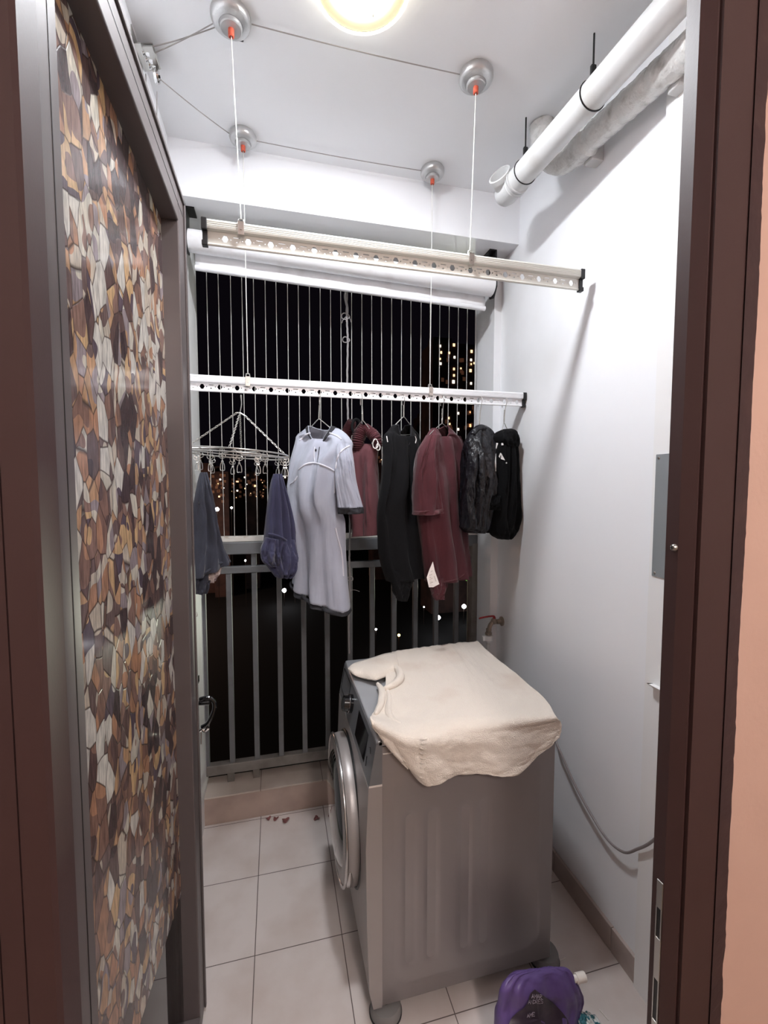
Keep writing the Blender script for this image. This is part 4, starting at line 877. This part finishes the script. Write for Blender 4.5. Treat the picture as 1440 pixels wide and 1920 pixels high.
# folded-back corner
bm = NB()
up_ = [(652, 1253), (662, 1244), (682, 1237), (703, 1231), (722, 1225), (742, 1222)]; dn = [(652, 1256), (664, 1266), (684, 1273), (705, 1275), (726, 1268), (748, 1256)]
def ff(u, v):
    a = crom(up_, u); b_ = crom(dn, u); q = tuple(a[k_]*(1-v)+b_[k_]*v for k_ in (0, 1)); h = .012+.024*math.sin(math.pi*(.12+.86*v))*min(1, .35+u*1.5)+.004*math.sin(u*13)
    return T(q[0], q[1], h)
grid(bm, ff, 40, 16); o = obj('folded_corner', bm, 'towel', tw, True, angle=0); add_mod(o, 'SOLIDIFY', thickness=.010, offset=-1)
bm = NB()
for pts, r_, dz in (([(734, 1246), (748, 1258), (750, 1272), (738, 1284), (720, 1292)], .014, .020), ([(708, 1282), (716, 1296), (714, 1320), (704, 1340)], .011, .016), ([(724, 1290), (730, 1310), (728, 1332), (736, 1350), (752, 1358)], .010, .012)):
    P_ = smooth_path([T(x, y, dz) for x, y in pts], 30); tube(bm, P_, [r_*(.55+.6*math.sin(math.pi*i/29)) for i in range(30)], 12)
obj('bunched_fold', bm, 'towel', tw, True, angle=0)
bm = NB()
for i in range(9):
    y = 1385+i*9; tube(bm, smooth_path([S(789-.2*i, y, .030), S(795-.4*i, y+1.5, .034), S(800-.6*i, y+1, .030)], 6), .0024, 6)
obj('hem_ribs', bm, 'towel', tw, True)
bm = NB(); tube(bm, smooth_path([S(922, 1440, .012), S(930, 1452, .016), S(939, 1450, .016), S(944, 1440, .012)], 16), .0007, 5); obj('loose_thread', bm, 'towel', tw, True)

# ------------------------------------------------------------------ tap, hose, power cable, wall plates
tp_ = thing('tap', 'brass washing machine tap with a red lever on the right wall', 'tap', (XR, 2.02, .92))
q = V((XR, 2.005, .922))
bm = NB(); lathe(bm, [(0, 0), (.024, 0), (.024, -.005), (.014, -.010), (.012, -.03), (0, -.03)], q, 'x', 24); obj('wall_flange', bm, 'brass', tp_, True)
bm = NB(); tube(bm, smooth_path([q+V((-.02, 0, 0)), q+V((-.045, 0, .002)), q+V((-.065, -.002, -.012)), q+V((-.074, -.004, -.034)), q+V((-.077, -.004, -.056))], 20), .0105, 14); bmesh.ops.create_uvsphere(bm, u_segments=16, v_segments=10, radius=.0165, matrix=Matrix.Translation(q+V((-.045, 0, .004)))); obj('valve_body', bm, 'brass', tp_, True, angle=0)
bm = NB(); lathe(bm, [(.013, -.026), (.0155, -.024), (.0155, -.014), (.013, -.012)], q+V((-.076, -.004, -.02)), 'z', 6); lathe(bm, [(.013, 0), (.017, -.002), (.017, -.012), (.013, -.014)], q+V((-.077, -.004, -.05)), 'z', 20); obj('coupling_nut', bm, 'brass', tp_)
bm = NB(); tube(bm, smooth_path([q+V((-.045, 0, .018)), q+V((-.047, -.004, .030)), q+V((-.075, -.008, .033)), q+V((-.125, -.010, .029)), q+V((-.13, -.01, .025))], 18), [.008, .008, .007]+[.0045]*15, 8); lv = obj('lever', bm, 'red', tp_, True); lv['label'] = 'red lever'
ho = thing('inlet_hose', 'ribbed grey water hose with white connector running down from the red-levered tap', 'hose', q+V((-.08, 0, -.1)))
hq = q+V((-.077, -.004, -.064))
bm = NB(); lathe(bm, [(.010, 0), (.021, -.002), (.022, -.026), (.016, -.032), (.012, -.04)], hq, 'z', 24); box(bm, hq+V((-.034, -.007, -.028)), hq+V((-.018, .007, -.004)), .002); obj('connector', bm, 'trim_white', ho, True)
bm = NB(); hp_ = smooth_path([hq+V((0, 0, -.035)), hq+V((-.002, 0, -.09)), hq+V((.008, .002, -.16)), hq+V((.02, .0, -.28)), hq+V((.015, -.02, -.5))], 120); tube(bm, hp_, [.0085+.0016*(i % 2) for i in range(120)], 12); obj('hose_run', bm, 'hose', ho, True)
bm = NB(); pc = smooth_path([(.868, 1.60, .70), px(1022, 1352, 1.08), px(1047, 1402, 1.085), px(1075, 1465, 1.09), px(1110, 1530, 1.095), px(1140, 1575, 1.096), px(1170, 1598, 1.094), px(1195, 1592, 1.092), px(1218, 1581, 1.09), V((1.09, 1.0, .60)), V((1.09, .94, .72))], 80)
tag(obj('power_cable', tube(bm, pc, .0042, 10), 'power', None, True), 'grey power cable sagging from the washing machine along the right wall', 'cable')
mp_ = thing('metal_cover_plate', 'polished steel cover plate on the right wall strip, half hidden by the door frame', 'cover plate', (1.10, 1.0, 1.53))
bm = NB(); box(bm, (1.0985, .90, 1.347), (1.102, 1.079, 1.711), .001); pl_ = obj('plate', bm, 'mirror', mp_)
bm = NB()
for y, z in ((1.068, 1.70), (1.068, 1.358)): lathe(bm, [(0, -.0022), (.003, -.002), (.004, 0)], (1.0985, y, z), 'x', 14)
obj('screw', bm, 'steel', mp_, True)
bm = NB(); prism(bm, [(1.102, 1.02), (1.080, 1.02), (1.078, 1.024), (1.102, 1.006)], 'y', .96, 1.062); tag(obj('wall_hook', bm, 'trim_white'), 'small white bracket on the right wall strip below the steel plate', 'bracket')

# ------------------------------------------------------------------ things on the floor
t = thing('detergent_pouch', 'purple refill pouch with white cap standing on the floor before the washing machine', 'pouch', (.72, .99, 0))
Yp = 1.02
po = loft([(1819, 1000, 1814, 1050, Yp+.012, Yp+.012, .003), (1824, 975, 1817, 1066, Yp+.010, Yp+.010, .008), (1832, 957, 1828, 1074, Yp+.006, Yp+.006, .014), (1852, 940, 1852, 1086, Yp, Yp, .022), (1880, 935, 1872, 1091, Yp, Yp, .03), (1920, 931, 1915, 1084, Yp-.01, Yp-.01, .04), (2000, 928, 1990, 1076, Yp-.01, Yp-.01, .045), (2120, 932, 2110, 1068, Yp-.01, Yp-.01, .045), (2235, 940, 2232, 1062, Yp-.01, Yp-.01, .04)], 'purple', 'pouch_body', t, folds=(3, .003), close_top=True, seed=23, solid=.001)
bm = NB(); ca, cb = py(1075, 1836, Yp), py(1096, 1831, Yp); tube(bm, [ca, ca.lerp(cb, .25)], .009, 16); cc = ca.lerp(cb, .25)
tube(bm, [cc.lerp(cb, i/12) for i in range(13)], [.0128 if i % 2 else .0122 for i in range(13)], 24); obj('screw_cap', bm, 'cap', t, True)
tr = bvh(po)
prt = [(1003, 1855), (1012, 1862), (1030, 1875), (1045, 1888), (1058, 1903), (1066, 1919), (1068, 1960), (950, 1960), (955, 1918), (968, 1900), (982, 1890), (990, 1878), (994, 1864)]
cen = (1010, 1912); Pc = hit(tr, *cen, lift=.0045)
bm = NB(); rings = []
for f_ in (.0, .25, .5, .75, 1.0):
    rings.append([hit(tr, cen[0]+(crom([*prt, prt[0]], i/60)[0]-cen[0])*f_, cen[1]+(crom([*prt, prt[0]], i/60)[1]-cen[1])*f_, lift=.0045) for i in range(60)])
vv = [[bm.verts.new(p) if p else None for p in r] for r in rings[1:]]; ce = bm.verts.new(Pc)
for i in range(60):
    j = (i+1) % 60
    if vv[0][i] and vv[0][j]: bm.faces.new((ce, vv[0][i], vv[0][j]))
    for k in range(3):
        fs = (vv[k][i], vv[k+1][i], vv[k+1][j], vv[k][j])
        if all(fs): bm.faces.new(fs)
obj('dark_print', bm, 'purple_dark', po, True)
bm = NB()
def stroke(pts): 
    P_ = [hit(tr, *p, lift=.0062) for p in pts]; P_ = [p for p in P_ if p]
    if len(P_) > 1: tube(bm, P_, .0007, 5)
def letters(x0, y0, w, h, sl, seq):
    G = {'A': [[(0, 1), (.5, 0), (1, 1)], [(.25, .6), (.75, .6)]], 'N': [[(0, 1), (0, 0), (1, 1), (1, 0)]], 'M': [[(0, 1), (0, 0), (.5, .6), (1, 0), (1, 1)]], 'E': [[(1, 0), (0, 0), (0, 1), (1, 1)], [(0, .5), (.8, .5)]],
         'R': [[(0, 1), (0, 0), (1, .1), (1, .4), (0, .5), (1, 1)]], 'S': [[(1, .1), (.2, 0), (0, .3), (1, .65), (.8, 1), (0, .9)]], 'I': [[(.5, 0), (.5, 1)]], 'D': [[(0, 0), (0, 1), (1, .7), (1, .3), (0, 0)]], 'V': [[(0, 0), (.5, 1), (1, 0)]], 'L': [[(0, 0), (0, 1), (1, 1)]]}
    for i, ch in enumerate(seq):
        for s_ in G[ch]: stroke([(x0+i*w*1.25+a*w, y0+sl*i+b_*h) for a, b_ in s_])
letters(997, 1864, 4.0, 8, .35, 'AMAR'); letters(990.5, 1875, 3.8, 7.5, -.2, 'ANDRES'); letters(988.5, 1901, 4, 7, -1.4, 'AME')
obj('lettering', bm, 'print', po)
t = thing('patterned_packet', 'teal and white patterned packet at the bottom edge, beside the purple pouch', 'packet', (.84, .98, 0))
Yq = 1.0
pk = loft([(1899, 1092, 1904, 1100, Yq, Yq, .004), (1906, 1088, 1910, 1112, Yq, Yq, .012), (1925, 1080, 1925, 1126, Yq, Yq, .02), (2050, 1084, 2050, 1128, Yq, Yq, .028), (2235, 1082, 2232, 1120, Yq, Yq, .028)], 'teal', 'packet_body', t, folds=(3, .003), close_top=True, seed=29, solid=.001)
# dried petals on the tiles
for (x, y, s_, lab) in ((503, 1537, .011, 'small round dried red petal at the left end of the row by the kerb'), (517, 1537, .012, 'narrow curled dried petal in the middle of the row by the kerb'), (535, 1540, .016, 'largest curled dried petal, at the right end of the row by the kerb'), (594, 1536, .013, 'brown dried petal lying alone near the washing machine door')):
    c = pz(x, y, 0); bm = NB()
    def pf(u, v):
        a = 2*math.pi*u; r_ = s_*(v+.02)*(1+.25*math.sin(3*a+x)); return c+V((r_*math.cos(a), r_*math.sin(a)*.9, .002+.010*v*v*(.6+.5*math.sin(2*a+x))))
    grid(bm, pf, 24, 8, True); o = obj('dried_petal', bm, 'petal', None, True, angle=0); add_mod(o, 'SOLIDIFY', thickness=.0012); tag(o, lab, 'petal', 'dried petals on the floor')
bm = NB(); tube(bm, smooth_path([pz(1124, 1893, .002), pz(1132, 1902, .002), pz(1141, 1913, .002)], 8), .0012, 5); tag(obj('paper_scrap', bm, 'cap'), 'thin white paper sliver on the tiles below the right skirting', 'scrap')
bm = NB(); tube(bm, smooth_path([pz(1050, 1801, .002), pz(1056, 1798, .004), pz(1060, 1796, .002)], 8), .0014, 5); tag(obj('paper_scrap', bm, 'cap'), 'tiny pale crumb of paper on the tiles beside the rear rubber pad', 'scrap')
# smudges on the right wall
for pts in ([(1062, 472), (1072, 468), (1082, 471)], [(1065, 477), (1074, 474), (1083, 473)]):
    pass

# ------------------------------------------------------------------ the city at night
GZ = -52
struct('ground', box(NB(), (-900, 60, GZ-1), (900, 900, GZ)), 'ground')
def tower(x0, x1, ytop, D, label, wins, w=1.0, h=1.3, dim=()):
    a, b_ = py(x0, ytop, D), py(x1, ytop, D); t = thing('apartment_tower', label, 'building', ((a.x+b_.x)/2, D+6, GZ), 'night buildings beyond the railing')
    bm = NB(); box(bm, (a.x, D, GZ), (b_.x, D+14, a.z)); box(bm, (a.x+1, D+2, a.z), (a.x+(b_.x-a.x)*.45, D+9, a.z+2.5)); obj('facade', bm, 'facade', t)
    for i, wn in enumerate(wins):
        p = py(wn[0], wn[1], D); s = .62*(wn[2] if len(wn) > 2 else 1)
        bm = NB(); box(bm, (p.x-w*s/2, D-.25, p.z-h*s/2), (p.x+w*s/2, D-.02, p.z+h*s/2)); obj('lit_window', bm, 'win_white' if (i % 3 == 0) else 'win_warm', t)
    for wn in dim:
        p = py(wn[0], wn[1], D); bm = NB(); box(bm, (p.x-w/2, D-.25, p.z-h/2), (p.x+w/2, D-.02, p.z+h/2)); obj('facade_glow_pane', bm, 'facade_glow', t)  # invented glowing panes, scattered to give the facades a faint lit look
    return t
random.seed(3)
tower(812, 897, 640, 170, 'tall dark apartment tower with scattered lit windows behind the right end of the railing',
      [(825, 649), (827, 661), (825, 673, .8), (826, 682), (842, 662), (851, 647, 1.2), (852, 670), (851, 692), (851, 704), (850, 716, 1.4), (864, 691, .7), (884, 659, 1.2), (883, 675), (883, 683, .8), (882, 695, 1.3), (883, 719), (889, 681, .8),
       (841, 784), (859, 775), (881, 773, .8), (881, 798, 1.3), (859, 805), (880, 818, 1.2), (843, 795, .8), (841, 804), (878, 875), (879, 888, 1.2), (874, 905, .8), (850, 742, .7), (876, 735, .8), (858, 838, .6), (864, 880, .6)], 1.15, 1.5,
      [(random.uniform(820, 890), random.uniform(660, 900)) for _ in range(34)])
tower(700, 730, 838, 240, 'low dark block with faint windows between the maroon shorts and black top', [(706, 866, .6), (707, 900, .5), (704, 921, .7), (710, 945, .6), (715, 862, .5), (707, 925, .6)], 1.0, 1.4, [(random.uniform(702, 728), random.uniform(850, 950)) for _ in range(10)])
tower(788, 812, 780, 260, 'slim dark tower with a few lit windows left of the tallest tower', [(796, 792, .9), (802, 809, 1.2), (801, 820, 1.1), (806, 842, .5), (793, 860, .5)], 1.4, 1.8, [(random.uniform(790, 810), random.uniform(800, 900)) for _ in range(8)])
tower(360, 398, 868, 230, 'dark far block at the left edge of the view behind the slate cloth', [(369, 889, .7), (369, 899, .7), (369, 918, .8), (370, 923, .7)], 1.1, 1.2, [(random.uniform(392, 398), random.uniform(880, 940)) for _ in range(4)])
tower(398, 428, 884, 220, 'brown far block with one bright window below the peg dryer clips', [(413, 899), (411, 931), (409, 907, .6), (420, 915, .5)], 1.2, 1.2, [(random.uniform(399, 427), random.uniform(890, 942)) for _ in range(18)])
tower(430, 456, 890, 270, 'brown far block with a cluster of lights under the middle of the peg dryer', [(444, 903), (446, 903), (438, 907, .8), (445, 920, 1.1), (434, 921, .5), (443, 933, .5)], 1.3, 1.3, [(random.uniform(431, 455), random.uniform(894, 938)) for _ in range(14)])
tower(458, 484, 884, 235, 'brown far block with lit roof edge beneath the hanging clips at right', [(459, 895), (478, 911, 1.3), (457.5+2, 916, .8), (463, 908, .6), (481, 931, .6), (470, 925, .5)], 1.2, 1.2, [(random.uniform(459, 483), random.uniform(888, 930)) for _ in range(16)])
tower(486, 542, 880, 290, 'wide dark far block behind the indigo shorts', [(534.5, 895, 1.2), (492, 905, .6), (494, 918, .5), (490, 900, .5), (493, 930, .5)], 1.3, 1.3, [(random.uniform(487, 500), random.uniform(885, 935)) for _ in range(8)])
for i, (x, y, r_, m, lab) in enumerate(((407, 955, .75, 'street', 'bright white street lamp below the brown far blocks'), (434, 952, .4, 'street', 'small white street lamp to the right of the brightest lamp below the far blocks'), (533, 1107, .8, 'street', 'white street lamp seen between the railing bars left of the grey shirt'),
        (870, 1137, .95, 'street', 'bright white street lamp beside the right pier'), (822, 1158, .95, 'street', 'bright white street lamp between the bars left of the right pier'), (748, 1191, .6, 'street_o', 'orange street lamp just above the washing machine'),
        (705, 1180, .4, 'street', 'faint street lamp between bars above the left corner of the washing machine'), (795, 1138, .3, 'street', 'tiny white lamp left of the bright lamps near the right pier'), (460, 1051, .35, 'street', 'tiny white lamp under the handrail left of the indigo shorts'), (553, 1102, .3, 'street', 'tiny white lamp close to the hem of the grey shirt'))):
    d = ray(x, y); k = (GZ+7-CH)/d.z; p = C0+d*k
    if p.y > 250: p = C0+d*(200/d.y)
    t = thing('street_lamp', lab, 'street lamp', (p.x, p.y, GZ), 'street lamps far below')
    bm = NB(); bmesh.ops.create_uvsphere(bm, u_segments=12, v_segments=8, radius=r_*(p.y/180), matrix=Matrix.Translation(p)); obj('lamp_head', bm, m, t, True, angle=0)
    bm = NB(); tube(bm, [(p.x, p.y+.3, GZ), (p.x, p.y+.3, p.z-r_)], .12, 6); obj('lamp_pole', bm, 'bark', t)
# lit tree close outside the railing at right
t = thing('tree', 'floodlit green tree outside, glimpsed between the railing and the right pier', 'tree', (12.5, 36, GZ))
tc = py(880, 1040, 36); bm = NB()
for i in range(700):
    d = V((random.gauss(0, 1), random.gauss(0, 1), random.gauss(0, 1))).normalized()*random.uniform(.5, 1.0); c = tc+V((d.x*2.0, d.y*2.0, d.z*2.4))
    u = V((random.gauss(0, 1), random.gauss(0, 1), random.gauss(0, 1))).normalized(); w = u.orthogonal().normalized(); s_ = random.uniform(.12, .24)
    bm.faces.new([bm.verts.new(c+u*s_), bm.verts.new(c+w*s_*.5), bm.verts.new(c-u*s_), bm.verts.new(c-w*s_*.5)])
obj('foliage', bm, 'leaf', t)
bm = NB(); tube(bm, [(tc.x, tc.y, GZ), (tc.x+.2, tc.y, (GZ+tc.z)/2), tc], [.5, .35, .15], 10); obj('trunk', bm, 'bark', t, True)

# ------------------------------------------------------------------ lights
def light(name, kind, loc, power, col=(1, 1, 1), **kw):
    d = bpy.data.lights.new(name, kind); d.energy = power; d.color = col
    for k, v in kw.items(): setattr(d, k, v)
    o = bpy.data.objects.new(name, d); COL.objects.link(o); o.location = loc; return o
light('hall_ceiling_light', 'POINT', (.35, -1.1, 2.55), 12.5, (1, .90, .85), shadow_soft_size=.14)
light('tree_floodlight', 'POINT', (tc.x-1.5, tc.y-4.5, tc.z-2), 900, (.95, 1, .8), shadow_soft_size=.3)
light('facade_fill', 'POINT', (-60, 190, GZ+30), 5000, (1, .62, .45), shadow_soft_size=3)  # unseen point light added to lift the far facades with city spill
wd = bpy.data.worlds.new('night'); SC.world = wd; wd.use_nodes = True
wd.node_tree.nodes['Background'].inputs[0].default_value = (.0004, .0003, .0005, 1)
SC.view_settings.view_transform = 'Standard'; SC.view_settings.look = 'None'; SC.view_settings.gamma = 1; SC.view_settings.use_curve_mapping = False
SC.view_settings.exposure = 2.68
